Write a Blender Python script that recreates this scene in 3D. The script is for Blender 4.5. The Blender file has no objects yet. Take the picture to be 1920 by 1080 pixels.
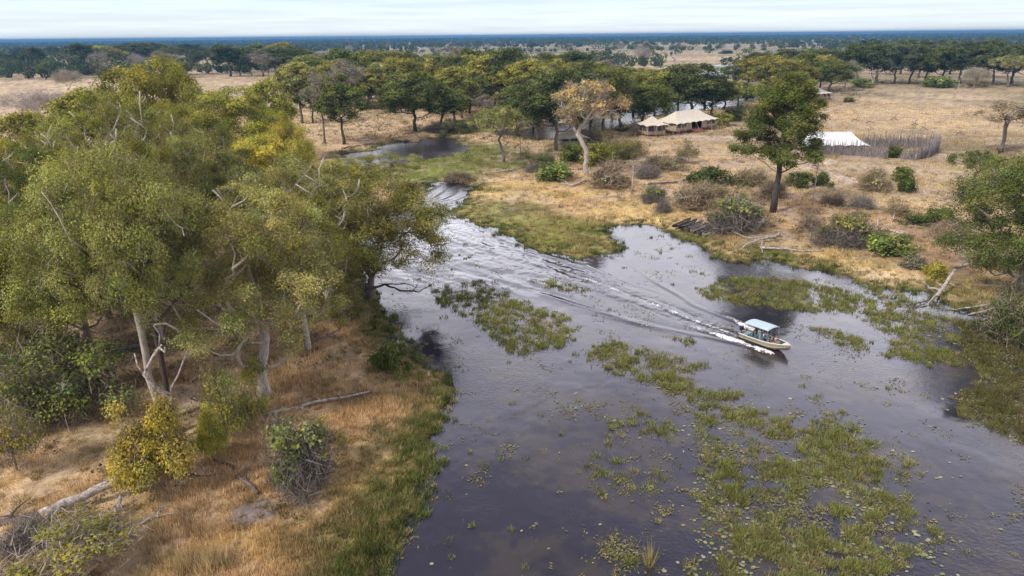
import bpy, math, random
import numpy as np
from mathutils import Vector, Matrix, Euler

# ------------------------------------------------------------------ camera, world, sun, exposure
SC = bpy.context.scene
COL = SC.collection
CAM_H = 28.0
FPX = 1280.0
PITCH = math.radians(20.28)
ROLL = math.radians(-0.54)
cam_d = bpy.data.cameras.new("camera")
cam = bpy.data.objects.new("camera", cam_d)
COL.objects.link(cam)
cam_d.sensor_width = 36.0
cam_d.lens = 36.0 * FPX / 1920.0
cam_d.clip_start = 0.5
cam_d.clip_end = 60000.0
CAM_R = Euler((math.pi / 2 - PITCH, 0, 0)).to_matrix() @ Matrix.Rotation(ROLL, 3, 'Z')
cam.matrix_world = Matrix.Translation((0, 0, CAM_H)) @ CAM_R.to_4x4()
SC.camera = cam

SC.view_settings.view_transform = 'Standard'
SC.view_settings.look = 'None'
SC.view_settings.exposure = 0.22
SC.view_settings.gamma = 1.0
SC.view_settings.use_curve_mapping = False

SUN_EL, SUN_AZ = math.radians(42), math.radians(235)     # azimuth from +Y clockwise: behind the camera, to its left
wd = bpy.data.worlds.new("World")
SC.world = wd
wd.use_nodes = True
nt = wd.node_tree
nt.nodes.clear()
def WN(t, **k):
    n = nt.nodes.new(t)
    for a, b in k.items():
        setattr(n, a, b)
    return n
def WL(a, b):
    nt.links.new(a, b)
w_out = WN('ShaderNodeOutputWorld')
w_bg = WN('ShaderNodeBackground')
w_bg.inputs['Strength'].default_value = 0.1
w_sky = WN('ShaderNodeTexSky', sky_type='NISHITA', sun_disc=False, sun_elevation=SUN_EL, sun_rotation=SUN_AZ)
w_tc = WN('ShaderNodeTexCoord')
w_sep = WN('ShaderNodeSeparateXYZ')
WL(w_tc.outputs['Generated'], w_sep.inputs[0])
w_ramp = WN('ShaderNodeValToRGB')          # cloud deck brightness by height above the horizon
WL(w_sep.outputs['Z'], w_ramp.inputs[0])
cr = w_ramp.color_ramp
stops = [(0.0, (.97, 1.02, 1.03)), (.045, (.76, .89, .98)), (.10, (1.4, 1.5, 1.65)), (.19, (3.4, 3.4, 3.65)), (.36, (3.0, 2.95, 3.35)),
         (.47, (2.3, 2.25, 2.65)), (.60, (.92, .90, 1.18)), (.72, (.66, .67, .90)), (1.0, (.85, .88, 1.0))]
while len(cr.elements) < len(stops):
    cr.elements.new(.5)
for e, (p, c) in zip(cr.elements, stops):
    e.position = p
    e.color = (c[0], c[1], c[2], 1)
w_map = WN('ShaderNodeMapping')
w_map.inputs['Scale'].default_value = (1, 1, 3.2)
WL(w_tc.outputs['Generated'], w_map.inputs[0])
w_n = WN('ShaderNodeTexNoise')
w_n.inputs['Scale'].default_value = 3.6
w_n.inputs['Detail'].default_value = 7
w_n.inputs['Roughness'].default_value = .55
WL(w_map.outputs[0], w_n.inputs['Vector'])
w_nr = WN('ShaderNodeMapRange')
w_nr.inputs[1].default_value = .35
w_nr.inputs[2].default_value = .68
w_nr.inputs[3].default_value = .72
w_nr.inputs[4].default_value = 1.22
WL(w_n.outputs['Fac'], w_nr.inputs[0])
# thin streaks low over the horizon
w_map2 = WN('ShaderNodeMapping')
w_map2.inputs['Scale'].default_value = (1, 1, 26)
WL(w_tc.outputs['Generated'], w_map2.inputs[0])
w_n2 = WN('ShaderNodeTexNoise')
w_n2.inputs['Scale'].default_value = 5
w_n2.inputs['Detail'].default_value = 6
WL(w_map2.outputs[0], w_n2.inputs['Vector'])
w_nr2 = WN('ShaderNodeMapRange')
w_nr2.inputs[1].default_value = .35
w_nr2.inputs[2].default_value = .7
w_nr2.inputs[3].default_value = .93
w_nr2.inputs[4].default_value = 1.12
WL(w_n2.outputs['Fac'], w_nr2.inputs[0])
w_lo = WN('ShaderNodeMapRange')            # 0 at the horizon, 1 from about 6 degrees up
w_lo.inputs[1].default_value = .05
w_lo.inputs[2].default_value = .12
WL(w_sep.outputs['Z'], w_lo.inputs[0])
w_mixn = WN('ShaderNodeMix')
WL(w_lo.outputs[0], w_mixn.inputs['Factor'])
WL(w_nr2.outputs[0], w_mixn.inputs[2])
WL(w_nr.outputs[0], w_mixn.inputs[3])
# the sky behind the camera is duller than the bright cloud in front
w_front = WN('ShaderNodeMapRange')
w_front.inputs[1].default_value = -.6
w_front.inputs[2].default_value = .5
w_front.inputs[3].default_value = .42
w_front.inputs[4].default_value = 1.0
WL(w_sep.outputs['Y'], w_front.inputs[0])
w_m1 = WN('ShaderNodeMath', operation='MULTIPLY')
WL(w_mixn.outputs[0], w_m1.inputs[0])
WL(w_front.outputs[0], w_m1.inputs[1])
w_m2 = WN('ShaderNodeMath', operation='MULTIPLY')
w_m2.inputs[1].default_value = 10.0        # background strength is 0.1
WL(w_m1.outputs[0], w_m2.inputs[0])
w_cl = WN('ShaderNodeVectorMath', operation='SCALE')
WL(w_ramp.outputs[0], w_cl.inputs[0])
WL(w_m2.outputs[0], w_cl.inputs['Scale'])
w_mix = WN('ShaderNodeMix', data_type='RGBA')
w_mix.inputs['Factor'].default_value = .9
WL(w_sky.outputs[0], w_mix.inputs[6])
WL(w_cl.outputs[0], w_mix.inputs[7])
WL(w_mix.outputs[2], w_bg.inputs['Color'])
WL(w_bg.outputs[0], w_out.inputs['Surface'])

sun_d = bpy.data.lights.new("sun", 'SUN')
sun_d.energy = 3.2
sun_d.angle = math.radians(7)
sun_d.color = (1.0, .93, .82)
sun = bpy.data.objects.new("sun", sun_d)
COL.objects.link(sun)
sdir = Vector((math.sin(SUN_AZ) * math.cos(SUN_EL), math.cos(SUN_AZ) * math.cos(SUN_EL), math.sin(SUN_EL)))
sun.rotation_euler = sdir.to_track_quat('Z', 'Y').to_euler()
sun.location = (0, 0, 60)

# ------------------------------------------------------------------ helpers
RN = np.array(CAM_R)
def at(px, py, z=0.0):
    """world point at height z that the photograph shows at pixel px, py"""
    d = RN @ np.array([(px - 960) / FPX, -(py - 540) / FPX, -1.0])
    t = (z - CAM_H) / d[2]
    return Vector((d[0] * t, d[1] * t, z))
def depth_of(p):
    v = RN.T @ (np.array(p) - np.array([0, 0, CAM_H]))
    return -v[2]
def proj(p):
    v = RN.T @ (np.array(p) - np.array([0, 0, CAM_H]))
    return 960 + FPX * v[0] / -v[2], 540 - FPX * v[1] / -v[2]

def hash2(ix, iy, s):
    h = (ix.astype(np.int64) * 374761393 + iy.astype(np.int64) * 668265263 + s * 974634777) & 0x7fffffff
    h = ((h ^ (h >> 13)) * 1274126177) & 0x7fffffff
    return ((h ^ (h >> 16)) & 0xffff) / 65535.0
def noise(x, y, s=0):
    x = np.asarray(x, float); y = np.asarray(y, float)
    ix = np.floor(x); iy = np.floor(y)
    fx = x - ix; fy = y - iy
    fx = fx * fx * (3 - 2 * fx); fy = fy * fy * (3 - 2 * fy)
    a = hash2(ix, iy, s); b = hash2(ix + 1, iy, s); c = hash2(ix, iy + 1, s); d = hash2(ix + 1, iy + 1, s)
    return (a * (1 - fx) + b * fx) * (1 - fy) + (c * (1 - fx) + d * fx) * fy
def fbm(x, y, s=0, o=4):
    v = 0; a = .5; t = 0
    for k in range(o):
        v = v + a * noise(x * 2 ** k + 17.3 * k, y * 2 ** k - 9.1 * k, s + k)
        t += a; a *= .55
    return v / t
def sstep(a, b, x):
    t = np.clip((x - a) / (b - a), 0, 1)
    return t * t * (3 - 2 * t)
def poly(pts):
    return np.array([at(*p)[:2] for p in pts])
def sdist(P, V):
    """signed distance of points to polygon, negative inside"""
    out = np.empty(len(P))
    for i0 in range(0, len(P), 40000):
        p = P[i0:i0 + 40000]
        best = np.full(len(p), 1e18); ins = np.zeros(len(p), bool)
        for k in range(len(V)):
            a = V[k]; b = V[(k + 1) % len(V)]
            e = b - a; w = p - a
            t = np.clip((w @ e) / max(e @ e, 1e-9), 0, 1)
            d = w - t[:, None] * e
            best = np.minimum(best, (d * d).sum(1))
            c = (a[1] > p[:, 1]) != (b[1] > p[:, 1])
            with np.errstate(divide='ignore', invalid='ignore'):
                xx = (b[0] - a[0]) * (p[:, 1] - a[1]) / (b[1] - a[1]) + a[0]
            ins ^= c & (p[:, 0] < xx)
        out[i0:i0 + 40000] = np.where(ins, -1, 1) * np.sqrt(best)
    return out
def pline(P, L):
    """signed side distance to a polyline and 0..1 position along it"""
    best = np.full(len(P), 1e18); sg = np.zeros(len(P)); tt = np.zeros(len(P))
    seg = np.sqrt(((L[1:] - L[:-1]) ** 2).sum(1)); cum = np.concatenate([[0], np.cumsum(seg)])
    for k in range(len(L) - 1):
        a = L[k]; e = L[k + 1] - a; w = P - a
        t = np.clip((w @ e) / (e @ e), 0, 1)
        d = w - t[:, None] * e
        q = (d * d).sum(1)
        m = q < best
        best = np.where(m, q, best)
        sg = np.where(m, np.sign(e[0] * w[:, 1] - e[1] * w[:, 0]), sg)
        tt = np.where(m, (cum[k] + t * seg[k]) / cum[-1], tt)
    return np.sqrt(best) * sg, tt

# ---- materials
def mat(name, color=(.5, .5, .5), rough=.8, attr=None, objcol=False, noise_s=None, noise_c=.3, bump=0, bump_s=10,
        metal=0, translucent=0, coat=0, spec=.3, mapscale=None, hue=0):
    m = bpy.data.materials.new(name)
    m.use_nodes = True
    t = m.node_tree; N = t.nodes; L = t.links
    b = N['Principled BSDF']
    b.inputs['Roughness'].default_value = rough
    b.inputs['Metallic'].default_value = metal
    b.inputs['Specular IOR Level'].default_value = spec
    if coat: b.inputs['Coat Weight'].default_value = coat
    src = None
    rgb = N.new('ShaderNodeRGB'); rgb.outputs[0].default_value = (*color, 1)
    src = rgb.outputs[0]
    def mul(a, c):
        x = N.new('ShaderNodeMix'); x.data_type = 'RGBA'; x.blend_type = 'MULTIPLY'
        x.inputs['Factor'].default_value = 1
        L.new(a, x.inputs[6]); L.new(c, x.inputs[7])
        return x.outputs[2]
    if attr:
        a = N.new('ShaderNodeAttribute'); a.attribute_name = attr
        src = mul(src, a.outputs['Color'])
    if objcol:
        o = N.new('ShaderNodeObjectInfo')
        src = mul(src, o.outputs['Color'])
    tc = N.new('ShaderNodeTexCoord')
    vec = tc.outputs['Object']
    if mapscale:
        mp = N.new('ShaderNodeMapping'); mp.inputs['Scale'].default_value = mapscale
        L.new(vec, mp.inputs[0]); vec = mp.outputs[0]
    if noise_s:
        n = N.new('ShaderNodeTexNoise'); n.inputs['Scale'].default_value = noise_s; n.inputs['Detail'].default_value = 5
        n.inputs['Roughness'].default_value = .65
        L.new(vec, n.inputs['Vector'])
        r = N.new('ShaderNodeMapRange'); r.inputs[1].default_value = .3; r.inputs[2].default_value = .7
        r.inputs[3].default_value = 1 - noise_c; r.inputs[4].default_value = 1 + noise_c
        L.new(n.outputs['Fac'], r.inputs[0])
        sc = N.new('ShaderNodeVectorMath'); sc.operation = 'SCALE'
        L.new(src, sc.inputs[0]); L.new(r.outputs[0], sc.inputs['Scale'])
        src = sc.outputs[0]
    L.new(src, b.inputs['Base Color'])
    if bump:
        n = N.new('ShaderNodeTexNoise'); n.inputs['Scale'].default_value = bump_s; n.inputs['Detail'].default_value = 4
        L.new(vec, n.inputs['Vector'])
        bp = N.new('ShaderNodeBump'); bp.inputs['Strength'].default_value = bump; bp.inputs['Distance'].default_value = .1
        L.new(n.outputs['Fac'], bp.inputs['Height']); L.new(bp.outputs[0], b.inputs['Normal'])
    if translucent:
        d = N.new('ShaderNodeBsdfDiffuse'); L.new(src, d.inputs[0])
        tr = N.new('ShaderNodeBsdfTranslucent'); L.new(src, tr.inputs[0])
        mx = N.new('ShaderNodeMixShader'); mx.inputs[0].default_value = translucent
        L.new(d.outputs[0], mx.inputs[1]); L.new(tr.outputs[0], mx.inputs[2])
        L.new(mx.outputs[0], N['Material Output'].inputs['Surface'])
    return m

M = {}
M['leaf'] = mat('leaf', (1, 1, 1), attr='Col', objcol=True, translucent=.17)
M['grass'] = mat('grass_blades', (1, 1, 1), attr='Col', translucent=.3)
M['bark'] = mat('bark', (.17, .14, .12), .95, objcol=False, noise_s=3, noise_c=.5, bump=.6, bump_s=9, mapscale=(3, 3, .6))
M['bark_pale'] = mat('bark_pale', (.42, .37, .32), .95, noise_s=2.5, noise_c=.45, bump=.6, bump_s=9, mapscale=(3, 3, .6))
M['bark_dark'] = mat('bark_dark', (.075, .06, .052), .95, noise_s=3, noise_c=.6, bump=.8, bump_s=9, mapscale=(3, 3, .5))
M['dead'] = mat('deadwood', (.36, .31, .28), .9, noise_s=4, noise_c=.75, bump=.6, bump_s=8)
M['dead_dark'] = mat('charred_deadwood', (.13, .105, .10), .9, noise_s=3, noise_c=.6, bump=.6, bump_s=8)
M['twig'] = mat('twig', (1, 1, 1), attr='Col', objcol=True, rough=1)
M['land'] = mat('land', (1, 1, 1), 1.0, attr='Col', noise_s=1.3, noise_c=.28, bump=.9, bump_s=2.2, spec=.1)
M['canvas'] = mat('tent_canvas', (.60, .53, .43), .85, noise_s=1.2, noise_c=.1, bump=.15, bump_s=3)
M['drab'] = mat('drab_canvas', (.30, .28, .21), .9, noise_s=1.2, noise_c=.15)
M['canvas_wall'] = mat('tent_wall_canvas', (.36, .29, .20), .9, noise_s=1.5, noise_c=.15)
M['white_canvas'] = mat('white_canvas', (.62, .62, .61), .75, noise_s=.9, noise_c=.14)
M['mesh_window'] = mat('mosquito_mesh', (.055, .055, .06), .8, noise_s=4, noise_c=.3)
M['timber'] = mat('timber', (.17, .11, .08), .85, noise_s=3, noise_c=.4, mapscale=(1, 8, 8))
M['deck'] = mat('deck_boards', (.30, .13, .085), .8, noise_s=3, noise_c=.3, mapscale=(1, 12, 1))
M['stake'] = mat('weathered_stake', (.235, .21, .205), .95, noise_s=2, noise_c=.5, mapscale=(5, 5, 1))
M['rope'] = mat('rope', (.5, .47, .42), .9)
M['hull'] = mat('aluminium_hull', (.34, .285, .20), .45, noise_s=1.5, noise_c=.12, metal=.35)
M['hull_white'] = mat('gunwale_white', (.58, .55, .50), .45, noise_s=3, noise_c=.06)
M['teal'] = mat('teal_deck_paint', (.018, .10, .115), .6, noise_s=4, noise_c=.2)
M['canopy'] = mat('canopy_cloth', (.40, .49, .53), .7, noise_s=1.5, noise_c=.06)
M['metal'] = mat('pale_metal', (.62, .62, .6), .35, metal=.6, noise_s=4, noise_c=.05)
M['black'] = mat('black_plastic', (.02, .02, .025), .4, noise_s=6, noise_c=.2)
M['seat'] = mat('seat_vinyl', (.16, .24, .27), .6, noise_s=5, noise_c=.1)
M['skin_dark'] = mat('skin_dark', (.10, .05, .035), .6, noise_s=20, noise_c=.1)
M['skin'] = mat('skin_tan', (.42, .24, .17), .6, noise_s=20, noise_c=.1)
M['canoe_dark'] = mat('canoe_dark', (.045, .038, .045), .6, noise_s=4, noise_c=.4, mapscale=(1, 5, 5))
M['canoe_white'] = mat('canoe_white', (.62, .60, .58), .55, noise_s=4, noise_c=.2, mapscale=(1, 5, 5))
M['canoe_grey'] = mat('canoe_grey', (.24, .22, .24), .6, noise_s=4, noise_c=.3, mapscale=(1, 5, 5))
M['canoe_in'] = mat('canoe_inside', (.10, .085, .08), .8, noise_s=5, noise_c=.3)
def cloth(name, c):
    if name not in M: M[name] = mat(name, c, .9, noise_s=12, noise_c=.15)
    return M[name]

# ---- mesh building
def mesh_np(name, V, Fs, m=None, parent=None, cols=None, smooth=False, mi=None, mats=None):
    """Fs: list of integer arrays (n,k)"""
    me = bpy.data.meshes.new(name)
    V = np.asarray(V, np.float32)
    Fs = [np.asarray(f, np.int32) for f in Fs if len(f)]
    tot = np.concatenate([np.full(len(f), f.shape[1], np.int32) for f in Fs])
    loops = np.concatenate([f.ravel() for f in Fs])
    st = np.concatenate([[0], np.cumsum(tot)[:-1]]).astype(np.int32)
    me.vertices.add(len(V)); me.vertices.foreach_set('co', V.ravel())
    me.loops.add(len(loops)); me.loops.foreach_set('vertex_index', loops)
    me.polygons.add(len(tot)); me.polygons.foreach_set('loop_start', st)
    me.polygons.foreach_set('loop_total', tot)
    if mi is not None: me.polygons.foreach_set('material_index', np.asarray(mi, np.int32))
    me.update(calc_edges=True)
    me.polygons.foreach_set('use_smooth', np.full(len(tot), bool(smooth)))
    if cols is not None:
        a = me.color_attributes.new('Col', 'FLOAT_COLOR', 'POINT')
        c = np.ones((len(V), 4), np.float32); c[:, :3] = cols
        a.data.foreach_set('color', c.ravel())
    for x in (mats or ([m] if m else [])):
        me.materials.append(x)
    return link(name, me, parent)
def link(name, me, parent=None):
    o = bpy.data.objects.new(name, me)
    COL.objects.link(o)
    if parent is not None: o.parent = parent
    return o
def tag(o, label=None, cat=None, group=None, kind=None):
    if label: o['label'] = label
    if cat: o['category'] = cat
    if group: o['group'] = group
    if kind: o['kind'] = kind
    return o
def empty(name, loc=(0, 0, 0), rz=0, label=None, cat=None, group=None):
    o = bpy.data.objects.new(name, None)
    COL.objects.link(o)
    o.location = loc; o.rotation_euler = (0, 0, rz); o.empty_display_size = .3
    return tag(o, label, cat, group)
def copy_tree(o, parent=None):
    c = o.copy(); COL.objects.link(c)
    if parent is not None: c.parent = parent
    for ch in list(o.children): copy_tree(ch, c)
    return c

class MB:
    def __init__(s): s.v = []; s.f = {}; s.n = 0
    def addv(s, V):
        V = np.asarray(V, float); b = s.n; s.v.append(V); s.n += len(V); return b
    def addf(s, F, b=0):
        F = np.asarray(F, int) + b
        s.f.setdefault(F.shape[1], []).append(F)
    def box(s, c, d, R=None):
        c = np.array(c, float); d = np.array(d, float) / 2
        q = np.array([[x, y, z] for x in (-1, 1) for y in (-1, 1) for z in (-1, 1)]) * d
        if R is not None: q = q @ np.array(R).T
        b = s.addv(q + c)
        s.addf([[0, 1, 3, 2], [4, 6, 7, 5], [0, 4, 5, 1], [2, 3, 7, 6], [0, 2, 6, 4], [1, 5, 7, 3]], b)
    def tube(s, P, R, k=6, cap=True):
        P = np.array(P, float); n = len(P)
        R = np.full(n, R) if np.isscalar(R) else np.array(R, float)
        T = np.gradient(P, axis=0); T /= np.linalg.norm(T, axis=1)[:, None] + 1e-9
        ref = np.array([0, 0, 1.]) if abs(T[0][2]) < .9 else np.array([1., 0, 0])
        U = np.cross(T, ref); U /= np.linalg.norm(U, axis=1)[:, None] + 1e-9
        W = np.cross(T, U)
        a = np.arange(k) * 2 * math.pi / k
        V = P[:, None] + R[:, None, None] * (np.cos(a)[None, :, None] * U[:, None] + np.sin(a)[None, :, None] * W[:, None])
        b = s.addv(V.reshape(-1, 3))
        i = np.arange(n - 1)[:, None] * k; j = np.arange(k)[None]; j2 = (j + 1) % k
        s.addf(np.stack([i + j, i + j2, i + k + j2, i + k + j], -1).reshape(-1, 4), b)
        if cap:
            s.addf([list(range(k))[::-1]], b); s.addf([list(range(k))], b + (n - 1) * k)
    def grid(s, V, closed=False):
        """V (n,m,3)"""
        V = np.array(V, float); n, m = V.shape[:2]
        b = s.addv(V.reshape(-1, 3))
        i = np.arange(n - 1)[:, None] * m; j = np.arange(m if closed else m - 1)[None]; j2 = (j + 1) % m
        s.addf(np.stack([i + j, i + j2, i + m + j2, i + m + j], -1).reshape(-1, 4), b)
        return b
    def build(s, name, m, parent=None, smooth=False, cols=None):
        return mesh_np(name, np.concatenate(s.v), [np.concatenate(x) for x in s.f.values()], m, parent, cols, smooth)

# ------------------------------------------------------------------ the map: water, marsh and colour zones
RIVER = poly([(640, 1250), (700, 1080), (728, 1020), (765, 960), (782, 900), (800, 850), (822, 790), (838, 735), (830, 702), (792, 688),
              (752, 655), (735, 620), (716, 590), (702, 560), (668, 520), (655, 470), (675, 425), (715, 402), (765, 395), (796, 384), (795, 355), (812, 341), (850, 337), (884, 346), (880, 372), (860, 388), (850, 396),
              (880, 415), (930, 428), (985, 462), (1030, 474), (1085, 484), (1135, 476), (1172, 462), (1128, 435), (1150, 424),
              (1220, 420), (1262, 442), (1300, 455), (1350, 482), (1380, 492), (1440, 486), (1505, 503), (1560, 508), (1600, 522),
              (1650, 540), (1700, 545), (1745, 548), (1780, 578), (1835, 585), (1870, 605), (1930, 625), (2100, 650), (2700, 700), (3600, 800), (3600, 1700), (640, 1700)])
LAGOON = poly([(930, 248), (1000, 232), (1090, 222), (1150, 206), (1230, 190), (1330, 180), (1420, 184), (1400, 200), (1330, 206), (1290, 210),
               (1230, 216), (1180, 232), (1120, 252), (1040, 262), (985, 262)])
PONDS = [poly([(590, 322), (604, 306), (640, 292), (700, 277), (760, 265), (830, 257), (868, 261), (892, 276), (888, 288), (850, 294), (800, 299), (762, 303), (735, 312), (690, 308), (650, 322), (612, 334)]),
         poly([(1240, 139), (1300, 131), (1400, 129), (1425, 134), (1380, 145), (1290, 148)]),
         poly([(1330, 122), (1400, 118), (1405, 121), (1350, 125)]),
         poly([(1385, 108), (1430, 105), (1460, 108), (1400, 112)]),
         poly([(1440, 94), (1540, 91), (1545, 94), (1450, 97)]),
         poly([(520, 148), (600, 144), (610, 148), (540, 152)]),
         poly([(40, 93), (110, 91), (120, 93), (50, 95)]),
         poly([(1440, 79), (1640, 77), (1650, 79.5), (1450, 81.5)])]
WATERS = [RIVER, LAGOON] + PONDS
def shore(P):
    """distance to the nearest shore, positive on land"""
    sd = np.full(len(P), 1e9)
    for k, W in enumerate(WATERS):
        q = sdist(P, W)
        if k == 1: q = q + (fbm(P[:, 0] / 9, P[:, 1] / 9, 7, 3) - .42) * 22     # reed islands in the lagoon
        if k == 2: q = q + (fbm(P[:, 0] / 7, P[:, 1] / 7, 8, 3) - .44) * 11    # and in the upper pool
        sd = np.minimum(sd, q)
    x, y = P[:, 0], P[:, 1]
    w = 1 + .006 * np.hypot(x, y)
    return sd + (fbm(x / 3.1, y / 3.1, 5, 4) - .5) * 2.6 * w ** .5 + (fbm(x / .8, y / .8, 9, 2) - .5) * .7
def height(P, sd=None):
    if sd is None: sd = shore(P)
    x, y = P[:, 0], P[:, 1]
    land = .04 + .55 * (1 - np.exp(-np.maximum(sd, 0) / 5)) + (fbm(x / 9, y / 9, 21, 3) - .5) * .7 * sstep(0, 10, sd) \
        + (fbm(x / .9, y / .9, 22, 2) - .5) * .10 * sstep(0, 3, sd)
    bed = -.7 * sstep(0, 3.0, -sd) - .0
    return np.where(sd > 0, land, bed)
def gz(x, y):
    return float(height(np.array([[x, y]], float))[0])
def ell(P, px, py, rx, ry):
    """0..1 blob on the ground, centred where the photo shows px, py and about rx, ry photo pixels in half size"""
    c = np.array(at(px, py)[:2]); a = np.array(at(px + rx, py)[:2]); b0 = np.array(at(px, py - ry)[:2]); b1 = np.array(at(px, py + ry)[:2])
    R = np.hypot(*(a - c)); S = np.hypot(*(b0 - b1)) / 2
    u = c / np.hypot(*c); v = np.array([u[1], -u[0]])
    d = P - c
    q = np.sqrt(((d @ v) / R) ** 2 + ((d @ u) / S) ** 2)
    return 1 - sstep(.6, 1.15, q + .25 * (fbm(P[:, 0] / (R * .4 + .2), P[:, 1] / (R * .4 + .2), 33, 3) - .5))
def C(*a): return np.array(a, float)
TAN = C(.49, .365, .23); ORANGE = C(.43, .29, .165); GOLD = C(.49, .36, .155); MARSH = C(.135, .150, .038); LITTER = C(.215, .15, .10)
STRAW = C(.46, .345, .215); SAND = C(.47, .37, .28); ASH = C(.20, .165, .16); RUST = C(.30, .19, .11)
OLIVE = C(.21, .175, .07)
SPLATS = [  # px, py, rx, ry, colour, strength
    (180, 640, 330, 110, LITTER, .9), (450, 560, 240, 110, LITTER, .9), (60, 760, 200, 70, LITTER, .75), (330, 760, 150, 50, LITTER, .6),
    (640, 640, 80, 80, RUST, .6), (560, 760, 150, 60, ORANGE, .6), (650, 690, 60, 50, TAN, .5), (180, 860, 160, 60, TAN, .6),
    (660, 890, 90, 60, GOLD, .8), (560, 830, 90, 40, ORANGE, .5), (480, 972, 55, 26, ASH, .95), (330, 940, 110, 40, TAN, .5), (560, 930, 60, 18, SAND, .5),
    (130, 1040, 150, 50, OLIVE, .6), (420, 1050, 160, 40, GOLD, .6), (610, 1030, 120, 50, GOLD, .5),
    (1000, 440, 170, 40, C(.20, .20, .05), .95), (880, 300, 140, 34, MARSH, .95), (760, 325, 80, 14, MARSH, .9), (840, 292, 70, 26, C(.15, .17, .04), .9), (790, 322, 110, 22, C(.17, .19, .045), .95), (930, 396, 120, 20, C(.16, .17, .045), .8), (1010, 360, 150, 22, GOLD, .9), (1200, 400, 120, 22, GOLD, .8),
    (870, 245, 70, 10, MARSH, .9), (720, 262, 150, 12, RUST, .6), (650, 290, 60, 10, ORANGE, .7), (960, 215, 160, 16, RUST, .6),
    (1130, 355, 120, 14, ORANGE, .7), (1280, 330, 130, 20, ORANGE, .55), (1440, 395, 90, 18, RUST, .8), (1520, 470, 240, 30, OLIVE, .35),
    (1640, 430, 180, 34, RUST, .55), (1780, 470, 120, 46, RUST, .7), (1840, 545, 90, 30, OLIVE, .7), (1560, 490, 120, 16, GOLD, .7),
    (1350, 500, 80, 14, MARSH, .5), (1250, 290, 160, 22, STRAW, .3), (1620, 320, 220, 12, SAND, .4), (1860, 262, 0.1, 0.1, SAND, 0),
    (1700, 215, 230, 36, STRAW, .7), (1760, 298, 70, 6, SAND, .8), (1330, 262, 80, 6, SAND, .6), (1300, 246, 60, 5, RUST, .6), (1570, 192, 70, 8, RUST, .6),
    (1770, 183, 120, 6, TAN, .6), (1610, 345, 70, 10, SAND, .6), (1700, 360, 80, 8, SAND, .4),
    (60, 160, 190, 26, TAN, .7), (130, 128, 130, 4, MARSH, .7), (420, 155, 110, 14, STRAW, .6), (620, 200, 60, 30, STRAW, .5),
    (1330, 132, 130, 14, C(.16, .18, .06), .85), (1200, 128, 90, 4, TAN, .9), (1500, 140, 60, 5, C(.2, .19, .08), .6), (1350, 112, 150, 5, TAN, .5),
    (600, 138, 60, 4, MARSH, .6), (1080, 100, 90, 2, MARSH, .5), (360, 162, 40, 3, MARSH, .5)]
TRACKS = [([(1510, 232), (1545, 215), (1580, 200), (1620, 188)], .6), ([(1640, 300), (1760, 297), (1830, 303), (1920, 318)], 1.0),
          ([(1260, 262), (1330, 258), (1400, 262), (1500, 288), (1560, 310)], .9), ([(1670, 345), (1610, 350), (1560, 330), (1500, 318)], 1.0)]
def landcol(P, sd):
    x, y = P[:, 0], P[:, 1]
    r = np.hypot(x, y)
    n1 = fbm(x / 14, y / 14, 41, 4)[:, None]; n2 = fbm(x / 3.3, y / 3.3, 42, 4)[:, None]; n3 = fbm(x / .7, y / .7, 43, 3)[:, None]
    far = sstep(280, 800, r)[:, None]
    k1 = sstep(.42, .6, n1) * (1 - .8 * sstep(90, 150, r)[:, None])
    c = TAN * (1 - k1) + ORANGE * k1
    bands = fbm(x / 260, y / 55, 44, 4)[:, None]
    plain = STRAW * .82 * (1 - sstep(.42, .6, bands)) + C(.20, .18, .10) * sstep(.42, .6, bands)
    right = (sstep(5, 60, x - .12 * y) * sstep(80, 150, y))[:, None]
    patch = fbm(x / 17, y / 17, 49, 4)[:, None]
    c = c * (1 - right) + (.86 - .32 * sstep(.44, .60, patch)) * (STRAW * (1 - sstep(.45, .62, n2)) + C(.34, .27, .135) * sstep(.45, .62, n2)) * right
    c = c * (1 - far) + plain * far
    for (px, py, rx, ry, cc, k) in SPLATS:
        if k <= 0: continue
        w = (ell(P, px, py, rx, ry) * k)[:, None]
        c = c * (1 - w) + cc * w
    for pts, w in TRACKS:
        d, _ = pline(P, poly(pts))
        q = (.75 * np.exp(-(d / (1.6 * w)) ** 4))[:, None]
        c = c * (1 - q) + SAND * q
    # green rim along the water, broken up by straw and black mud
    nearw = (1 - sstep(.6, 5.2, sd + (n2[:, 0] - .5) * 9 + (n3[:, 0] - .5) * 3)) * (1 - .6 * sstep(300, 500, r))
    mg = sstep(.38, .62, n2); ms = sstep(.5, .62, fbm(x / 1.7, y / 1.7, 47, 4))[:, None]
    rimc = MARSH * (.6 + .7 * n3) * (1 - mg) + OLIVE * (.7 + .6 * n3) * mg
    rimc = rimc * (1 - .6 * ms) + GOLD * .8 * .6 * ms
    k = .88 * nearw[:, None]
    c = c * (1 - k) + rimc * k
    mud = sstep(.60, .66, fbm(x / 1.3, y / 1.3, 48, 4)) * (1 - sstep(1.0, 4.0, sd))
    c = c * (1 - .8 * mud[:, None])
    edge = (1 - sstep(0, 1.0, sd))[:, None]
    c = c * (1 - .5 * edge)        # wet mud at the waterline
    c = c * (.5 + 1.0 * n2) * (.62 + .76 * n3)
    bald = sstep(.58, .68, fbm(x / 5, y / 5, 50, 4))[:, None] * sstep(6, 10, sd)[:, None] * (1 - far)
    c = c * (1 - .6 * bald) + SAND * .85 * .6 * bald
    # scattered dark litter
    c = c * (1 - .45 * sstep(.60, .72, n3))
    bed = (sd < 0)[:, None]
    c = np.where(bed, C(.035, .028, .02) * (.6 + .8 * n2), c)
    return np.clip(c, .004, .9)

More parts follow.
